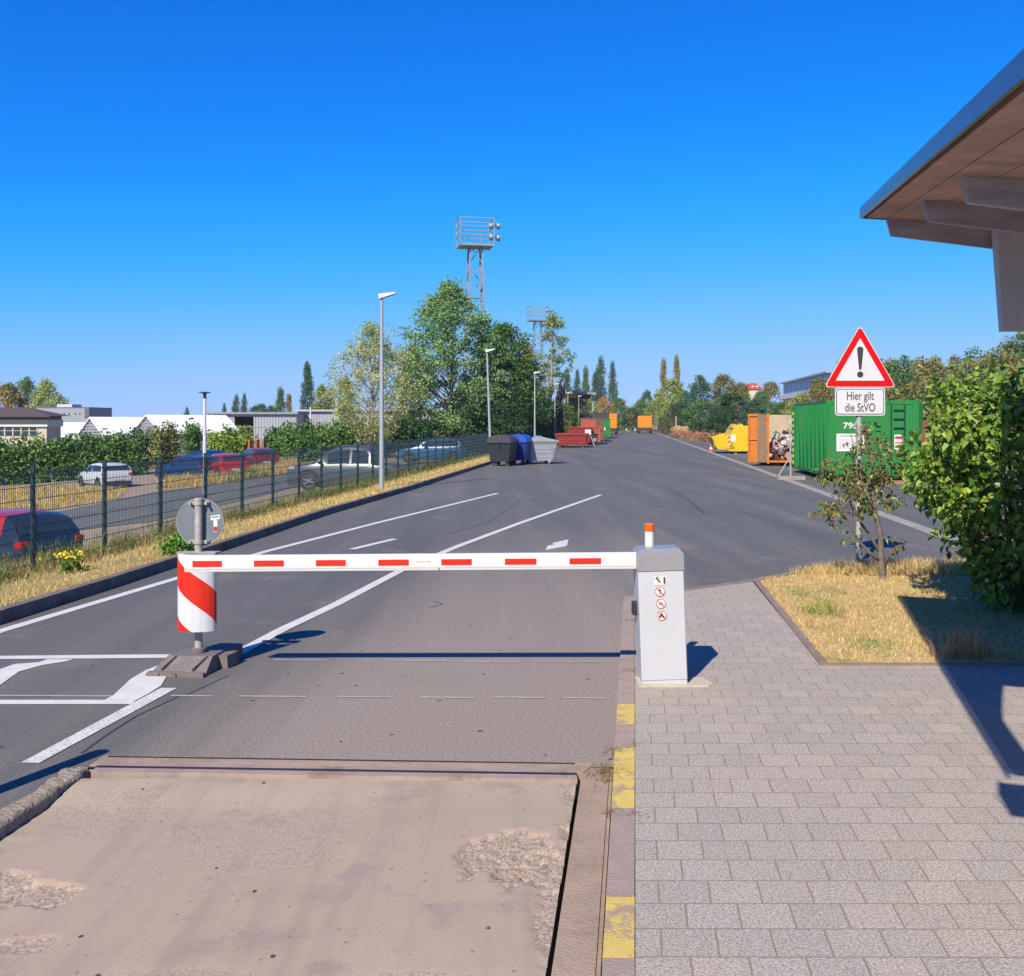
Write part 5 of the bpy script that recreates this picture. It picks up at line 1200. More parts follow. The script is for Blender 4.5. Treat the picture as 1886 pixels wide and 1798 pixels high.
TL = [
 # beyond the pavilion
 (16,708,80,180,'oval_aut','yellowing tree behind the pavilion roof, at the edge of the frame'),
 (50,699,56,185,'round_mid','green tree behind the pavilion roof, highest of its clump'),
 (88,704,70,180,'round_yel','broad yellow green tree between the pavilion and the flat roofed block'),
 # far left skyline
 (344,752,14,260,'round_mid','tiny round tree on the skyline beyond the white halls'),
 (413,744,11,300,'poplar_blue','smallest lone poplar above the warehouse roof'),
 (435,729,18,300,'poplar_blue','poplar above the warehouse, first of a close pair'),
 (450,727,15,310,'poplar_blue','poplar above the warehouse, second of a close pair'),
 (478,745,46,260,'round_dark','low dark round tree above the warehouse doorway'),
 (501,748,30,280,'round_dark','lower dark tree next to the round one above the warehouse'),
 (517,717,22,240,'poplar_mid','slim green poplar between the round tree and the tall pointed one'),
 (532,729,16,240,'poplar_aut','sparse brownish poplar beside the slim green one'),
 (566,671,44,210,'cone_blue','tall pointed dark green tree above the warehouse roof'),
 (592,710,34,205,'poplar_yel','thin yellowing poplar just beyond the pointed tree'),
 (607,722,26,205,'poplar_mid','short slim poplar next to the pale sparse tree'),
 (636,694,40,115,'poplar_yel','yellow green tree behind the pale sparse tree'),
 (758,640,66,118,'poplar_yel','bright yellow green tree between the pale tree and the tall ash'),
 # mass behind the bins
 (900,690,120,90,'round_dark','dark bushy tree filling the space behind the second lamp'),
 (965,690,90,100,'round_dark','dark tree behind the grey lidded bin'),
 (930,740,90,78,'round_dark','low dark shrubby tree right behind the black bin'),
 (1003,735,70,110,'round_dark','dark low tree below the distant mast'),
 (868,730,80,86,'round_dark','dark rounded tree at the end of the green fence'),
 (972,640,46,140,'oval_aut','thin yellowing tree between the dark tree and the distant mast'),
 (1040,745,60,118,'round_mid','low green tree behind the low red skip'),
 (1058,728,60,165,'round_och','olive brown tree under the canopy roof'),
 (1082,735,50,175,'round_yel','olive yellow tree behind the faded red container'),
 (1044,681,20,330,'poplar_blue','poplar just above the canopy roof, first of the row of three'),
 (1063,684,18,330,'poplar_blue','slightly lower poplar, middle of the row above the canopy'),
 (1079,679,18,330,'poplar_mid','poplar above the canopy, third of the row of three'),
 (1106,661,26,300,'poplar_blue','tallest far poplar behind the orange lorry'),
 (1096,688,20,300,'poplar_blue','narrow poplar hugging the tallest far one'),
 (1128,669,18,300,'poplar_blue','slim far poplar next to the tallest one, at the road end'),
 (1112,733,40,215,'round_org','orange tinged tree behind the canopy end'),
 (1138,735,46,230,'round_mid','green tree behind the orange lorry at the canopy'),
 (1152,748,26,235,'round_org','small orange brown tree at the far road end'),
 (1165,752,36,240,'round_dark','dark low tree closing the road end'),
 (1180,738,46,250,'round_mid','mid green tree behind the far orange lorry'),
 (1192,721,34,255,'round_blue','bluish tree rising above the far orange lorry'),
 (1222,667,17,235,'poplar_aut','brownish poplar at the road end, lower of the two'),
 (1246,661,18,235,'poplar_aut','brownish poplar at the road end, higher of the two'),
 (1238,698,64,225,'oval_yel','yellow brown tree in front of the two brownish poplars'),
 (1212,725,50,215,'round_yel','yellow green tree above the ivy fence'),
 (1262,722,40,220,'round_mid','green tree between the yellow brown tree and the dark one'),
 (1289,693,52,205,'oval_blue','dark bluish green tree with a pointed top'),
 (1333,689,62,200,'round_och','broad olive tree between the dark pointed tree and the red roof'),
 (1366,704,40,210,'round_och','olive tree just before the red roofed house'),
 (1418,703,50,190,'round_och','brownish tree between the red roof and the glazed building'),
 (1400,722,46,180,'round_mid','green tree below the red roofed house'),
 (1256,742,60,170,'round_dark','dark bushy tree at the end of the ivy fence'),
 (1290,738,70,150,'round_mid','green bushy tree behind the traffic cone'),
 (1345,724,84,140,'round_dark','big dark green tree above the yellow skip'),
 (1320,752,50,120,'round_dark','low dark bush tree behind the yellow skip ramp'),
 (1392,736,60,135,'round_blue','bushy tree behind the orange container'),
 (1440,742,60,130,'round_mid','green bushy tree behind the orange container, below the glazed building'),
 (1478,728,66,120,'round_yel','yellow green tree at the near end of the glazed building'),
 (1516,696,76,112,'round_och','golden brown tree partly behind the warning triangle'),
 (1556,668,70,108,'round_aut','autumn tinted tree behind the top of the warning sign'),
]
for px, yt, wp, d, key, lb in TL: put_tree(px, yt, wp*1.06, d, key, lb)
# three feature trees near the fence
tree_mesh('sparse', 9.5, 7.6, 'oval', P_PALE, 300, 52, .155, .62, .14, 91, bark=M_pbark, trunk=.013, limbs=150, shell=.35, wild=.3)
put_tree(684, 598, 180, 74, 'sparse', 'pale sparse tree with many bare twigs just behind the first street lamp', zbase=-.7)
tree_mesh('ash', 13, 8, 'oval', pal((96,130,74),(108,140,84),(84,116,66),(122,146,90)), 330, 80, .20, .74, .05, 92, bark=M_bark, trunk=.014, limbs=120, shell=.45, wild=.25)
put_tree(832, 522, 205, 80, 'ash', 'tallest leafy green tree in front of the lattice mast', zbase=-.5)
tree_mesh('robinia', 11, 7.5, 'round', pal((70,104,44),(86,118,52),(58,90,42),(50,80,40)), 230, 90, .23, .85, .06, 93, limbs=60)
put_tree(925, 598, 172, 86, 'robinia', 'dense dark green tree next to the tall one, behind the second lamp', zbase=-.4)
tree_mesh('bare_poplar', 15, 4.2, 'oval', pal((104,126,66),(120,134,74),(140,140,80),(86,112,58)), 42, 70, .30, .75, .30, 94, bark=M_pbark, trunk=.022, limbs=40, lean=1.0, shell=.6)
put_tree(1008, 572, 66, 140, 'bare_poplar', 'leaning poplar with a bare pale trunk beside the distant mast', rz=0)
# broken dark trunk
t = thing('dead_tree', 'dark broken ivy clad trunk with bare forked limbs beside the canopy', 'tree', (XX(1032, 108), 108, 0))
q = MB(); z = lambda y: H+(HY-y)/F*108; xo = lambda p: (p-1032)/F*108
q.tube([(xo(1034),0,0),(xo(1031),0,z(752)),(xo(1028),0,z(735)),(xo(1033),0,z(715)),(xo(1031),0,z(705)),(xo(1040),0,z(690))], [.35,.32,.3,.22,.14,.06], 10)
q.tube([(xo(1030),0,z(738)),(xo(1038),0,z(722)),(xo(1039),0,z(707))], [.3,.2,.1], 8); q.tube([(xo(1031),0,z(735)),(xo(1014),0,z(752)),(xo(1012),0,z(757))], [.3,.4,.2], 8)
q.build('trunk', mat('dark_bark', (.02,.022,.026,1), .9, bump=.5), t, smooth=True)
V, Cc = leafquads([(xo(1037)+rnd.uniform(-.9,.9), rnd.uniform(-.5,.5), z(676)+rnd.uniform(-1.0,1.0)) for _ in range(16)], [.35]*16, 26, .22, P_MID, 6); link('crown', np_mesh('crown', V, 4, M_leaf, Cc), t)

# hedges and shrubs: many small leaves on clumps along a line
def hedge(label, pts, z_h, depth, palette, seed, step=.5, leaf=.24, nper=34, crad=.55, name='hedge', cat='hedge', group=None, spiky=0.0):
    """pts: list of (px, d); z_h height above ground"""
    rg = np.random.default_rng(seed); W = [(XX(px, d), d) for px, d in pts]; X0, Y0 = W[0]
    t = thing(name, label, cat, (X0, Y0, terrain(X0, Y0)), 0, group); z0 = terrain(X0, Y0); cs = []
    for (xa, ya), (xb, yb) in zip(W[:-1], W[1:]):
        L = sqrt((xb-xa)**2+(yb-ya)**2); n_ = int(L/step)+1
        for i in range(n_):
            f = i/n_; x = xa+(xb-xa)*f; y = ya+(yb-ya)*f; zg = terrain(x, y)-z0; hh = z_h*(1+.10*noise.noise(Vector((x*.35, y*.35, seed)))+.05*noise.noise(Vector((x*1.3, 0, seed))))
            for zf_ in np.arange(.2, hh, crad*.85):
                for j in range(3): cs.append((x-X0+rg.normal()*.2, y-Y0+(j-1)*depth/2+rg.normal()*.12, zg+zf_+rg.normal()*.12))
            cs.append((x-X0+rg.normal()*.3, y-Y0+rg.normal()*.3, zg+hh+rg.uniform(-.1, spiky)))
    V, Cc = leafquads(cs, [crad]*len(cs), int(nper*1.55), leaf*1.1, palette, seed); link('foliage', np_mesh('foliage', V, 4, M_leaf, Cc), t)
    q = MB()
    for (xa, ya), (xb, yb) in zip(W[:-1], W[1:]):
        L = sqrt((xb-xa)**2+(yb-ya)**2)
        for i in range(int(L/1.5)):
            f = (i+.5)*1.5/L; x = xa+(xb-xa)*f-X0; y = ya+(yb-ya)*f-Y0; zg = terrain(x+X0, y+Y0)-z0; q.tube([(x,y,zg-.1),(x+.2,y,zg+z_h*.8)], [.05,.02], 5)
    q.build('stems', M_bark, t); return t
P_HEDGE = pal((66,98,42),(82,114,50),(96,124,60),(56,86,40))
hedge('long dense green hedge with ragged top behind the white hatchback', [(-90,72),(60,74),(275,76)], 2.85, 1.6, P_HEDGE, 5, spiky=.55, step=.55, nper=30)
P_LIME = pal((118,142,52),(134,154,64),(100,126,48))
P_OLV = pal((120,128,70),(138,138,80),(104,116,62))
hedge('loose olive shrub between the long hedge and the white column lamp', [(284,86),(330,88)], 3.3, 1.4, P_OLV, 7, name='shrub', cat='shrub', nper=22, spiky=.5, group='shrubs before the halls')
hedge('narrow green shrub next to the white column lamp', [(348,86),(366,87)], 3.2, 1.2, P_MID, 8, name='shrub', cat='shrub', nper=26, spiky=.6, group='shrubs before the halls')
hedge('rounded bright green shrub in front of the dark warehouse doorway', [(392,92),(425,92),(462,93)], 2.5, 2.2, P_LIME, 9, name='shrub', cat='shrub', spiky=.6, nper=30, group='shrubs before the halls')
hedge('tall green hedge behind the pickup, in front of the ribbed warehouse', [(500,82),(560,80),(620,79),(690,79)], 2.35, 1.8, P_HEDGE, 10, spiky=.5, nper=32)
hedge('dark hedge below the pale sparse tree, next to the first lamp', [(700,84),(790,86),(870,86)], 2.3, 1.8, P_DARK, 12, spiky=.5, nper=28)
hedge('dark undergrowth hedge behind the row of bins', [(860,76),(930,82),(1020,108)], 3.2, 2.2, P_DARK, 13, spiky=.8, nper=28, step=.7)
# brown dry bank and dry brush beyond the yellow skip
hedge('reddish dry brush bank behind the yellow skip', [(1245,135),(1300,108),(1345,90)], .8, 1.2, pal((150,112,84),(166,128,92),(128,92,70)), 14, name='dry_brush', cat='dry brush', step=.6, leaf=.16, nper=26, crad=.4)
hedge('pale straw coloured brush at the end of the ivy fence', [(1245,150),(1262,140)], 1.3, 1.2, pal((200,170,120),(186,156,108)), 15, name='dry_brush', cat='dry brush', leaf=.16, nper=22, crad=.4, step=.6)

# woodland on the slope (one mass)
rg = np.random.default_rng(33); cs = []; rr = []; cols = []
def skyl(px): return np.interp(px, [1560,1600,1650,1700,1740,1790,1830,1860,1900,2000,2150], [672,662,655,652,662,648,640,616,610,600,590])
Vs = []; Cs = []
k = 0
for row, d0 in enumerate((62, 74, 88, 104, 124, 150)):
    for i in range(30):
        px = 1585+i*24+rg.uniform(-10,10) if row < 5 else 1560+i*26
        d = d0+rg.uniform(-5,5); X = XX(px, d); 
        ytop = skyl(px)+(5-row)*11+rg.uniform(-7,10); zt = H+(HY-ytop)/F*d; zb = terrain(X, d); rW = rg.uniform(2.0,3.4)*(d/100)**.35
        if zt-zb < 2: continue
        n_ = 26; c_ = []
        for _ in range(n_):
            s_ = rg.random(); a = rg.uniform(0, 2*pi); r = env('round', s_)*rW*(.4+.6*rg.random()); c_.append((X+r*cos(a), d+r*sin(a), zb+(zt-zb)*(.04+.94*s_)))
        p = [P_OCH, P_MID, P_AUT, P_DARK, P_OCH, P_OCH, P_BLUE][int(rg.integers(0, 7))]
        V, Cc = leafquads(c_, [(.95, .95, .75)]*n_, 46, .30*(d/80)**.5, p, 1000+k); k += 1; Vs.append(V); Cs.append(Cc)
tag(link('woodland', np_mesh('woodland', np.concatenate(Vs), 4, M_leaf, np.concatenate(Cs))), 'brownish green woodland covering the slope behind the containers', 'woodland', kind='stuff')

# ------------------------------------------------------------------ lilac bush and the small ailing tree beside the grass bed
def leafmesh(name, P0, D, S, col, seed, fold=.25, wid=.75, tip=.0):
    """pointed, slightly folded leaves: 2 quads each. P0 base points, D directions, S sizes"""
    rg = np.random.default_rng(seed); D = D/np.linalg.norm(D, axis=1, keepdims=True); up = rg.normal(size=D.shape)*.6+np.array([-.2, -.5, .8]); n_ = up-(up*D).sum(1, keepdims=True)*D; n_ /= np.linalg.norm(n_, axis=1, keepdims=True)
    sd = np.cross(D, n_); S = S[:, None]; b = P0; m_ = P0+D*S*.45-n_*S*fold*.0; e = P0+D*S-n_*S*.18
    l1 = P0+D*S*.22+sd*S*wid*.5+n_*S*fold; l2 = P0+D*S*.62+sd*S*wid*.36+n_*S*fold*.6; r1 = P0+D*S*.22-sd*S*wid*.5+n_*S*fold; r2 = P0+D*S*.62-sd*S*wid*.36+n_*S*fold*.6
    V = np.stack([b, l1, l2, e, b, e, r2, r1], 1).reshape(-1, 3); return V, np.repeat(col, 8, 0)
def bush_leaves(cs, R, nper, size, palette, seed, droop=.35, out=1.0):
    rg = np.random.default_rng(seed); C_ = np.asarray(cs, float); R = np.asarray(R, float); n = len(C_)*nper; ci = np.repeat(np.arange(len(C_)), nper)
    u = rg.normal(size=(n, 3)); u /= np.linalg.norm(u, axis=1, keepdims=True); p = C_[ci]+u*(R[ci]*rg.random(n)**.4)[:, None]
    D = u*out+rg.normal(size=(n, 3))*.55; D[:, 2] -= droop; pal_ = np.asarray(palette); c = pal_[rg.integers(0, len(pal_), n)]*rg.uniform(.75, 1.25, n)[:, None]
    return p, D, size*rg.uniform(.4, 1.35, n), c
bx, by = XX(1888, 10.2), 10.2
t = thing('lilac_bush', 'large leafy green bush, sunlit above and shaded below, at the edge of the grass bed', 'bush', (bx, by, .02))
rg = np.random.default_rng(8); cs = []; q = MB()
def outline(z):   # half width toward the path side at height z
    return np.interp(z, [0.0,.35,.6,1.0,1.5,1.9,2.25,2.5], [.10,.42,.70,1.0,1.12,.92,.52,.2])
tips = []
for k in range(310):
    z = .14+2.0*rg.random()**.8; a = rg.uniform(0, 2*pi); w_ = outline(z)*(.50+.5*rg.random()**.6)*(1+.34*noise.noise(Vector((a*1.3, z*2, 4))))
    cs.append((w_*cos(a)*(.84 if cos(a) < 0 else 1.02)+(.30 if cos(a) > 0 else 0)*1.2, w_*sin(a)*.9, z)); 
for k in range(26):
    a = rg.uniform(0, 2*pi); z = rg.uniform(1.0, 2.2); w_ = outline(z)*rg.uniform(.95, 1.15)
    for j in range(3): cs.append((.82*w_*cos(a)*(1+.05*j), w_*sin(a), z+.09*j))
for k in range(60):
    c = cs[rg.integers(0, len(cs))]; bs = (rg.uniform(-.12,.25), rg.uniform(-.1,.1), 0); m_ = (bs[0]*.5+c[0]*.45, bs[1]*.5+c[1]*.45, c[2]*.55); q.tube([bs, m_, c], [.024,.013,.004], 6, cap=False)
for bs, tp in (((0,0,0),(-.25,-.1,1.3)),((.15,.05,0),(.3,0,1.6)),((.25,0,0),(.7,-.1,1.2)),((-.1,.05,0),(-.6,0,.8))):
    q.tube([bs, tuple(Vector(bs).lerp(Vector(tp), .5)+Vector((.05,.03,0))), tp], [.055,.04,.015], 8)
p, D, S, c = bush_leaves(cs, [.21]*len(cs), 34, .078, pal((112,146,48),(92,128,42),(134,160,62),(74,108,40),(156,170,78),(100,124,60)), 5)
V, Cc = leafmesh('f', p, D, S, c, 6)
q.build('stems', M_bark, t, smooth=True); link('foliage', np_mesh('foliage', V, 4, mat('broad_leaf', rough=.45, spec=.4, attr='Col', trans=.3), Cc), t)
# small tree in front of the sign post
sx, sy = XX(1630, 12.3), 12.3
t = thing('small_tree', 'small ailing tree with curled reddish leaves in front of the sign post', 'tree', (sx, sy, .02))
K_ = lambda px, py, dy=0.0: Vector(((px-1630)/F*12.3, dy, H-.02-(py-HY)/F*12.3))
q = MB(); Ld = [
 ([(1636,1115),(1628,1075),(1622,1030),(1622,985),(1612,945),(1607,905),(1612,870),(1600,830),(1590,795),(1596,775)], .052, .008, .0),
 ([(1624,1035),(1600,1018),(1576,992),(1560,958),(1536,925),(1520,900)], .026, .006, -.12),
 ([(1622,1022),(1606,990),(1588,965),(1572,935),(1560,900),(1552,860)], .022, .005, .1),
 ([(1628,1050),(1634,1020),(1644,1005),(1652,1002)], .018, .005, -.15),
 ([(1612,945),(1590,925),(1570,905),(1545,880),(1520,862)], .016, .004, .12),
 ([(1608,905),(1624,870),(1634,845),(1632,815)], .016, .004, -.1),
 ([(1607,900),(1592,870),(1580,835),(1575,800)], .014, .004, .15),
 ([(1560,958),(1545,950),(1530,940),(1514,945)], .010, .003, -.15),
 ([(1612,925),(1630,905),(1640,880)], .010, .003, .2)]
cl_ = []
for pts, r0, r1, dy in Ld:
    n_ = len(pts); P3 = [K_(x, y, dy*i/(n_-1)) for i, (x, y) in enumerate(pts)]; q.tube(P3, [r0+(r1-r0)*(i/(n_-1))**.8 for i in range(n_)], 8)
for px, py, n_, sp in ((1596,790,5,14),(1590,820,6,18),(1622,835,7,20),(1632,820,4,12),(1600,858,8,22),(1575,870,6,20),(1612,880,9,26),(1640,880,5,16),(1545,872,6,18),(1526,862,5,14),(1512,870,3,10),(1590,905,9,26),(1560,905,7,20),(1618,915,8,24),(1640,912,4,14),(1575,935,4,16),(1535,930,4,14),(1518,940,6,12),(1540,960,3,12),(1602,940,5,18),(1568,885,6,20),(1650,1003,3,8),(1560,980,2,10),(1590,845,5,18)):
    for _ in range(n_): cl_.append(tuple(K_(px+rnd.gauss(0, sp*.55), py+rnd.gauss(0, sp*.55), rnd.gauss(0, .13))))
p, D, S, c = bush_leaves(cl_, [.08]*len(cl_), 11, .062, pal((126,130,74),(128,100,74),(140,118,84),(92,122,62),(110,136,66),(150,154,84),(84,112,60)), 15, droop=.7)
V, Cc = leafmesh('f', p, D, S, c, 16, fold=.35, wid=.38)
for x_, y_ in ((1603,1000),(1540,1010),(1560,1060)): pass
q.build('trunk', mat('grey_bark', lin(124,112,100), .9, var=.3, scale=20, bump=.5, bscale=40), t, smooth=True); link('foliage', np_mesh('foliage', V, 4, mat('curled_leaf', rough=.7, spec=.2, attr='Col', trans=.2), Cc), t)

# ------------------------------------------------------------------ grass
M_grass = mat('grass_blades', rough=.8, spec=.2, attr='Col', trans=.2)
def blades(name, P_, Hs, Wd, cols, seed, lean=.45):
    rg = np.random.default_rng(seed); n = len(P_); a = rg.uniform(0, 2*pi, n); ln = rg.normal(size=(n, 2))*lean
    sd = np.stack([np.cos(a), np.sin(a), np.zeros(n)], 1)*Wd[:, None]*.5
    mid = P_+np.stack([ln[:, 0]*.35, ln[:, 1]*.35, np.full(n, .6)], 1)*Hs[:, None]; tip = P_+np.stack([ln[:, 0], ln[:, 1], .98-.25*np.abs(ln).sum(1)], 1)*Hs[:, None]
    V = np.stack([P_-sd, P_+sd, mid+sd*.75, mid-sd*.75, mid-sd*.75, mid+sd*.75, tip+sd*.12, tip-sd*.12], 1).reshape(-1, 3)
    return V, np.repeat(cols, 8, 0)
ST = np.array(pal((220,192,130),(206,176,112),(190,158,98),(230,206,150),(180,150,98),(168,146,90))); GRN = np.array(pal((120,142,62),(98,128,56),(140,152,70)))
def grass_patch(name, label, n, sampler, hfun, seed, gfun, wd=.004, lean=.45, stcol=ST, zfun=None):
    rg = np.random.default_rng(seed); pts = []
    while len(pts) < n:
        p = sampler(rg)
        if p is not None: pts.append(p)
    pts = np.array(pts); z = np.array([(zfun or terrain)(x, y) for x, y in pts]); d = pts[:, 1]
    P_ = np.column_stack([pts, z-.01]); g = np.array([gfun(x, y) for x, y in pts]); isg = rg.random(n) < g
    cols = np.where(isg[:, None], GRN[rg.integers(0, len(GRN), n)], stcol[rg.integers(0, len(stcol), n)])*rg.uniform(.75, 1.2, n)[:, None]
    Hs = np.array([hfun(x, y) for x, y in pts])*rg.uniform(.5, 1.3, n)*np.where(isg, 1.15, 1); Wd = np.maximum(wd, d*.00032)*rg.uniform(.7, 1.5, n)
    V, Cc = blades(name, P_, Hs, Wd, cols, seed, lean); o = link(name, np_mesh(name, V, 4, M_grass, Cc)); return tag(o, label, 'grass', kind='stuff')
nz = lambda x, y, s, k=0: noise.noise(Vector((x*s, y*s, k)))
def samp_bed(rg):
    x = rg.uniform(2.3, 6.6); y = rg.uniform(7.98, 13.9)
    xl = np.interp(y, [7.97, 12.2, 13.45], [2.42, 2.90, 4.3])
    if x < xl or y > np.interp(x, [2.9,4.3,14], [12.2,13.45,14.2]) or x > .53*y+.3: return None
    return (x, y)
def gbed(x, y):
    g = .06
    for cx_, cy_, r in ((*G(1515,1132), .26), (*G(1470,1098), .3), (*G(1540,1095), .2), (*G(1610,1195), .22), (*G(1530,1222), .16)):
        q_ = sqrt((x-cx_)**2+((y-cy_)*.6)**2)/r
        if q_ < 1.2: g = max(g, .85*(1.2-q_))
    return g
grass_patch('bed_grass', 'short dry straw grass with a few green tufts in the bed beside the paving', 42000, samp_bed, lambda x, y: .04+.05*max(0, nz(x,y,2))+(.10 if sqrt((x-G(1515,1132)[0])**2+(y-G(1515,1132)[1])**2) < .22 else 0)+(.10 if y > 12.6 else 0), 3, gbed, zfun=lambda x, y: .022, lean=.6)
def samp_verge(rg):
    y = 7.0+(rg.random()**1.6)*59.5; xk = XK(y); xf = XF(y); lo_ = max(xf-.7, -.75*y-.5)
    if lo_ > xk-.13: return None
    x = rg.uniform(lo_, xk-.12)
    return (x, y)
grass_patch('verge_grass', 'dry straw coloured verge grass between the kerb and the wire fence', 96000, samp_verge, lambda x, y: .055+.08*max(0, nz(x,y,.8))+.14*sstep(.9, 0, abs(x-XF(y)))+(.10*max(0, nz(x,y,3,4))), 4, lambda x, y: .10+.5*sstep(1.0, .0, abs(x-XF(y)))*(.5+nz(x,y,.6,2))+.25*max(0, nz(x,y,.5,9)), lean=.5)
# weeds at the fence foot
def samp_weed(rg):
    y = 11+(rg.random()**1.4)*40; 
    if nz(y*1.1, 0, 1, 3) < -.05: return None
    return (XF(y)+rg.normal()*.22, y)
grass_patch('weeds', 'tall weeds and seed stalks growing along the foot of the wire fence', 5200, samp_weed, lambda x, y: .34+.16*nz(x,y,1.5), 5, lambda x, y: .7, wd=.006, lean=.28, stcol=np.array(pal((170,140,100),(140,110,84))))
# tall dry grass islands in the car park
def island(name, label, pxy, n, hh, seed, gf=.08):
    poly = [GT(px, py) for px, py in pxy]; xs = [p[0] for p in poly]; ys = [p[1] for p in poly]
    def inside(x, y):
        c = False; j = len(poly)-1
        for i in range(len(poly)):
            if (poly[i][1] > y) != (poly[j][1] > y) and x < (poly[j][0]-poly[i][0])*(y-poly[i][1])/(poly[j][1]-poly[i][1])+poly[i][0]: c = not c
            j = i
        return c
    def smp(rg):
        x = rg.uniform(min(xs), max(xs)); y = rg.uniform(min(ys), max(ys)); return (x, y) if inside(x, y) else None
    return grass_patch(name, label, n, smp, lambda x, y: hh*(.8+.6*nz(x, y, .5)), seed, lambda x, y: gf+(.5 if nz(x, y, .25, 5) > .25 else 0), wd=.01, lean=.3)
island('tall_dry_grass', 'tall dry grass island in front of the red and navy cars', [(286,902),(376,897),(445,885),(548,869),(552,852),(440,868),(330,884)], 20000, .62, 6)
island('dry_grass_strip', 'dry grass strip between the white hatchback and the lane', [(-40,940),(100,940),(216,922),(236,903),(120,903),(-40,908)], 14000, .45, 7)
# yellow ragwort and green plant on the verge
def plant(px, py, label, hh, cols, fl, seed, z=.1, n=46):
    X, Y = GT(px, py); t = thing('weed_plant', label, 'plant', (X, Y, terrain(X, Y)), 0); rg = np.random.default_rng(seed)
    q = MB()
    for _ in range(9): e = (rg.normal()*.10, rg.normal()*.08, hh*rg.uniform(.6,1)); q.tube([(0,0,0), (e[0]*.4, e[1]*.4, e[2]*.5), e], .004, 4)
    q.build('stem', mat('stem_green', lin(96,110,52), .8), t)
    cs = [(rg.normal()*.10, rg.normal()*.08, hh*rg.uniform(.1,.8)) for _ in range(n)]
    p, D, S, c = bush_leaves(cs, [.05]*n, 8, .07, cols, seed); V, Cc = leafmesh('l', p, D, S, c, seed, wid=.5); link('foliage', np_mesh('foliage', V, 4, M_leaf, Cc), t)
    if fl:
        cs = [(rg.normal()*.12, rg.normal()*.06, hh*rg.uniform(.75,1.05)) for _ in range(22)]; V, Cc = leafquads(cs, [.03]*22, 9, .03, pal((226,204,44),(240,220,70)), seed); link('blossoms', np_mesh('blossoms', V, 4, M_leaf, Cc), t)
plant(130, 1056, 'small yellow flowering weed at the fence behind the red roofed car', .26, pal((110,132,60),(92,118,54)), True, 21, n=16)
plant(325, 1022, 'bright green leafy weed beside the round sign at the kerb', .34, pal((92,140,52),(110,154,60)), False, 22)
# weeds in the joints by the kerb stones
rg = np.random.default_rng(14); pts = []
for px_j, py_j, n_j, sp_j in ((1116,1428,110,.05),(1162,1242,50,.03),(1160,1148,60,.04),(1170,1510,30,.02),(1171,1380,24,.02),(1128,1500,30,.02),(1133,1388,40,.03)):
    a_, b_ = G(px_j, py_j); pts += [(a_+rg.normal()*sp_j, b_+rg.normal()*sp_j*1.3) for _ in range(n_j)]
pts = np.array(pts); n_ = len(pts); P_ = np.column_stack([pts, np.full(n_, .0)])
V, Cc = blades('j', P_, rg.uniform(.02,.07,n_), np.full(n_, .004), np.array(pal((130,116,70),(110,104,60),(120,84,66)))[rg.integers(0,3,n_)], 31, .8)
tag(link('joint_weeds', np_mesh('joint_weeds', V, 4, M_grass, Cc)), 'small dry weeds growing in the joints along the kerb stones', 'weeds', kind='stuff')
# dry stalks at the bed edge
X, Y = G(1790, 1222); t = thing('dry_stalks', 'tuft of tall dry reddish stalks at the corner of the grass bed and paving', 'dry plant', (X, Y+.05, .02)); rg = np.random.default_rng(9)
n_ = 260; P_ = np.column_stack([rg.normal(size=n_)*.14, np.abs(rg.normal(size=n_))*.06, np.zeros(n_)]); cl = np.array(pal((186,150,110),(160,110,90),(206,176,120)))[rg.integers(0,3,n_)]
V, Cc = blades('s', P_, rg.uniform(.08,.32,n_), np.full(n_, .005), cl, 10, .35); link('stalk', np_mesh('stalk', V, 4, M_grass, Cc), t)

# ------------------------------------------------------------------ gatehouse with projecting timber roof
C0 = Vector((2.55, 7.41, 3.38)); E = Vector((.248, 1, .122)); Rr = Vector((1, -.25, -.112))
def RP(a, b, dz=0.0): return C0+E*a+Rr*b+Vector((0, 0, dz))
gh = thing('gatehouse', 'gatehouse with projecting timber raftered roof, grey metal fascia and grey upper wall', 'building', (0, 0, 0))
M_board = bpy.data.materials.new('roof_boards'); M_board.use_nodes = True; nt = M_board.node_tree; b = nt.nodes['Principled BSDF']; v = node(nt, 'ShaderNodeTexCoord').outputs['Object']
mp = node(nt, 'ShaderNodeMapping'); mp.inputs['Rotation'].default_value = (0, 0, radians(14)); mp.inputs['Scale'].default_value = (9, .9, 3); nt.links.new(v, mp.inputs[0])
c = mixc(nt, noise_ramp(nt, mp.outputs[0], 1.6, .3, .7, 6), lin(146,116,104,1), lin(176,142,126,1)); c = mixc(nt, noise_ramp(nt, v, 1.5, .5, .7), c, lin(124,104,98,1)); nt.links.new(c, b.inputs['Base Color']); b.inputs['Roughness'].default_value = .8
M_beam = bpy.data.materials.new('roof_beam'); M_beam.use_nodes = True; nt = M_beam.node_tree; b = nt.nodes['Principled BSDF']; v = node(nt, 'ShaderNodeTexCoord').outputs['Object']
mp = node(nt, 'ShaderNodeMapping'); mp.inputs['Rotation'].default_value = (0, 0, radians(14)); mp.inputs['Scale'].default_value = (.8, 6, 10); nt.links.new(v, mp.inputs[0])
c = mixc(nt, noise_ramp(nt, mp.outputs[0], 1.8, .3, .7, 6), lin(122,116,126,1), lin(158,150,156,1)); nt.links.new(c, b.inputs['Base Color']); b.inputs['Roughness'].default_value = .85
NB, NE = 6.0, -4.9
q = MB(); b_ = 0.0; CUT = [(-4.9,.13),(-4.0,.13),(-3.5,.235),(-3.15,.315)]   # near end of the roof, cut back out of view so sun reaches the paving
def anear(b):   # how far the roof reaches towards the viewer at offset b from the eave
    return -4.9 if b <= .131 else float(np.interp(b, [.131,.235,.315], [-4.0,-3.5,-3.15]))
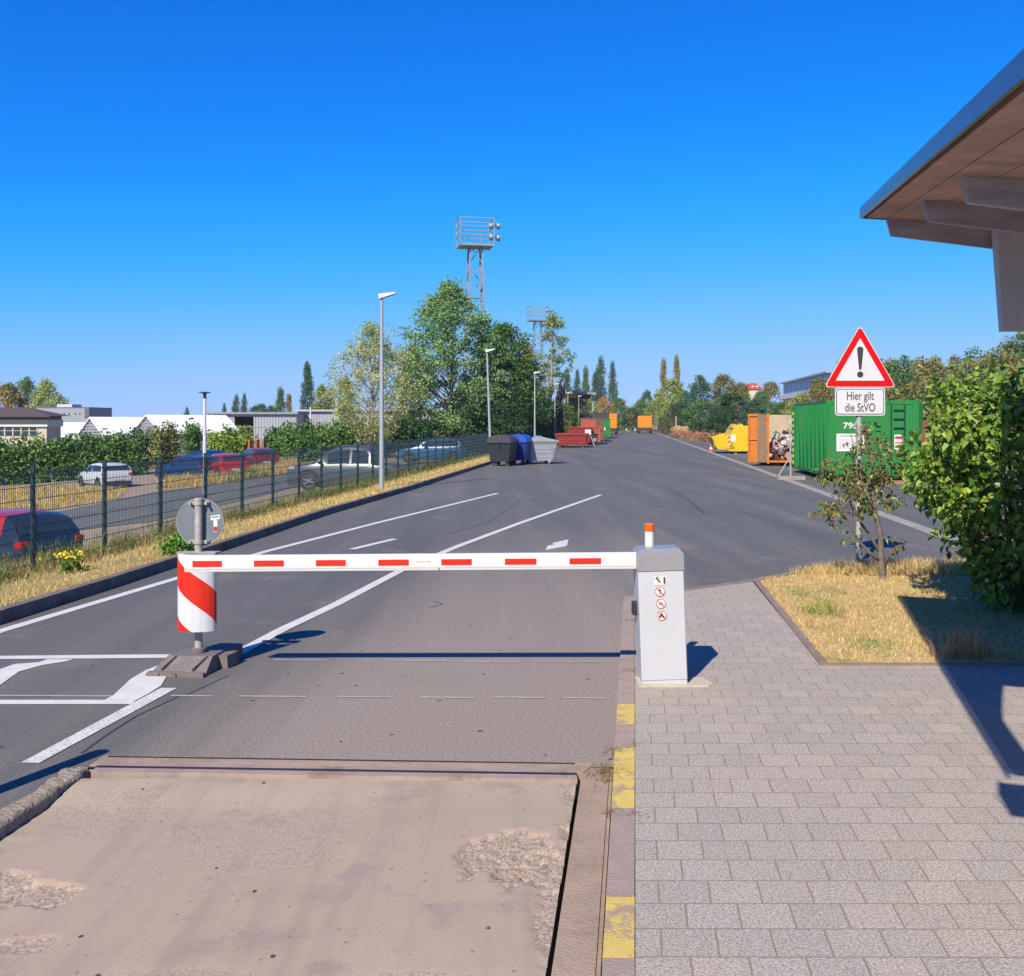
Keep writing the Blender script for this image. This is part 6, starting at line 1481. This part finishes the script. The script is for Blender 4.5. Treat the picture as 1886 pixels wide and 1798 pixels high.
rows = [0, .13, .18, .235, .315]+[.315+.165*k for k in range(1, 36)]
for b_, b2 in zip(rows[:-1], rows[1:]):
    g_ = .006 if b_ in (.13,) or b_ >= .315 else 0; n0, n1 = anear(b_+.002 if b_ >= .13 else 0), anear(b2)
    V = [RP(0, b_+g_, 0), RP(0, b2, 0), RP(n1, b2, 0), RP(n0, b_+g_, 0)]; q.hull8([p-Vector((0,0,.022)) for p in (V[3], V[2], V[1], V[0])]+[V[3], V[2], V[1], V[0]])
q.build('soffit_board', M_board, gh)
q = MB()
for b_, b2 in zip(rows[:-1], rows[1:]):
    n0, n1 = anear(b_+.002 if b_ >= .13 else 0), anear(b2); e0 = -.02 if b_ == 0 else 0
    q.hull8([RP(n0,b_+e0,.002), RP(n1,b2,.002), RP(.03,b2,.002), RP(.03,b_+e0,.002), RP(n0,b_+e0,.05), RP(n1,b2,.05), RP(.03,b2,.05), RP(.03,b_+e0,.05)])
q.build('roof', mat('roof_sheet', lin(90,94,104), .5), gh)
q = MB(); F0, F1 = -.028, .048
q.hull8([RP(-4.95,-.045,F0), RP(-4.95,-.031,F0), RP(.045,-.031,F0), RP(.045,-.045,F0), RP(-4.95,-.045,F1), RP(-4.95,-.031,F1), RP(.045,-.031,F1), RP(.045,-.045,F1)])
q.hull8([RP(.032,-.03,F0), RP(.045,-.03,F0), RP(.045,6,F0), RP(.032,6,F0), RP(.032,-.03,F1), RP(.045,-.03,F1), RP(.045,6,F1), RP(.032,6,F1)]); q.build('fascia', mat('zinc_fascia', lin(126,134,150), .3, .6, var=.05), gh)
q = MB(); q.hull8([RP(-5.36,-.12,-.1), RP(-5.36,.22,-.1), RP(-5.1,.22,-.1), RP(-5.1,-.12,-.1), RP(-5.36,-.12,.06), RP(-5.36,.22,.06), RP(-5.1,.22,.06), RP(-5.1,-.12,.06)]); q.build('eave_shadow_box', mat('zinc_fascia'), gh)  # unseen box added past the eave end to cast the head of the strip shadow
q = MB(); q.box(3.60, 9, 7.2, 7.5, 2.66, 4.2); q.build('bush_shade_box', mat('shade_box_grey', lin(150,152,160), .9), gh)  # unseen box added behind the roof edge to shade the lower bush
for i, a in enumerate((-.03, -1.45, -2.62)):
    q = MB(); b0 = .13 if i == 0 else .17; d0, d1 = .12, .32
    q.hull8([RP(a, b0+.03, -.023-d0), RP(a, 2.2, -.023-.26), RP(a+.09, 2.2, -.023-.26), RP(a+.09, b0+.03, -.023-d0), RP(a, b0, -.023), RP(a, 2.2, -.023), RP(a+.09, 2.2, -.023), RP(a+.09, b0, -.023)])
    q.hull8([RP(a, 2.2, -.023-.26), RP(a, 6, -.023-.30), RP(a+.09, 6, -.023-.30), RP(a+.09, 2.2, -.023-.26), RP(a, 2.2, -.023), RP(a, 6, -.023), RP(a+.09, 6, -.023), RP(a+.09, 2.2, -.023)]); q.build('rafter', M_beam, gh)
q = MB(); yw = 7.05; xl_ = XX(1838, yw); zb_ = H+(HY-609)/F*yw
q.hull8([(XX(1847,yw),yw,zb_),(8,yw,zb_),(8,yw+.1,zb_),(XX(1847,yw)+.02,yw+.1,zb_),(xl_-.01,yw,3.35),(8,yw,2.9),(8,yw+.1,2.9),(xl_-.01,yw+.1,3.35)]); q.build('upper_wall', mat('grey_render', lin(176,176,184,1), .9, var=.05, scale=3, bump=.5, bscale=160), gh)
q = MB(); q.box(4.6, 9, -4, 6.6, 0, 2.35); q.build('wall', mat('grey_render'), gh)

# ------------------------------------------------------------------ thin summer haze
hm = bpy.data.materials.new('haze_air'); hm.use_nodes = True; nt = hm.node_tree; nt.nodes.remove(nt.nodes['Principled BSDF'])
pv = node(nt, 'ShaderNodeVolumePrincipled'); pv.inputs['Density'].default_value = .00018; pv.inputs['Color'].default_value = (.80,.91,1,1)
nt.links.new(pv.outputs[0], nt.nodes['Material Output'].inputs['Volume'])
q = MB(); q.box(-420, 420, -40, 460, -4, 40); tag(q.build('haze', hm), kind='stuff')
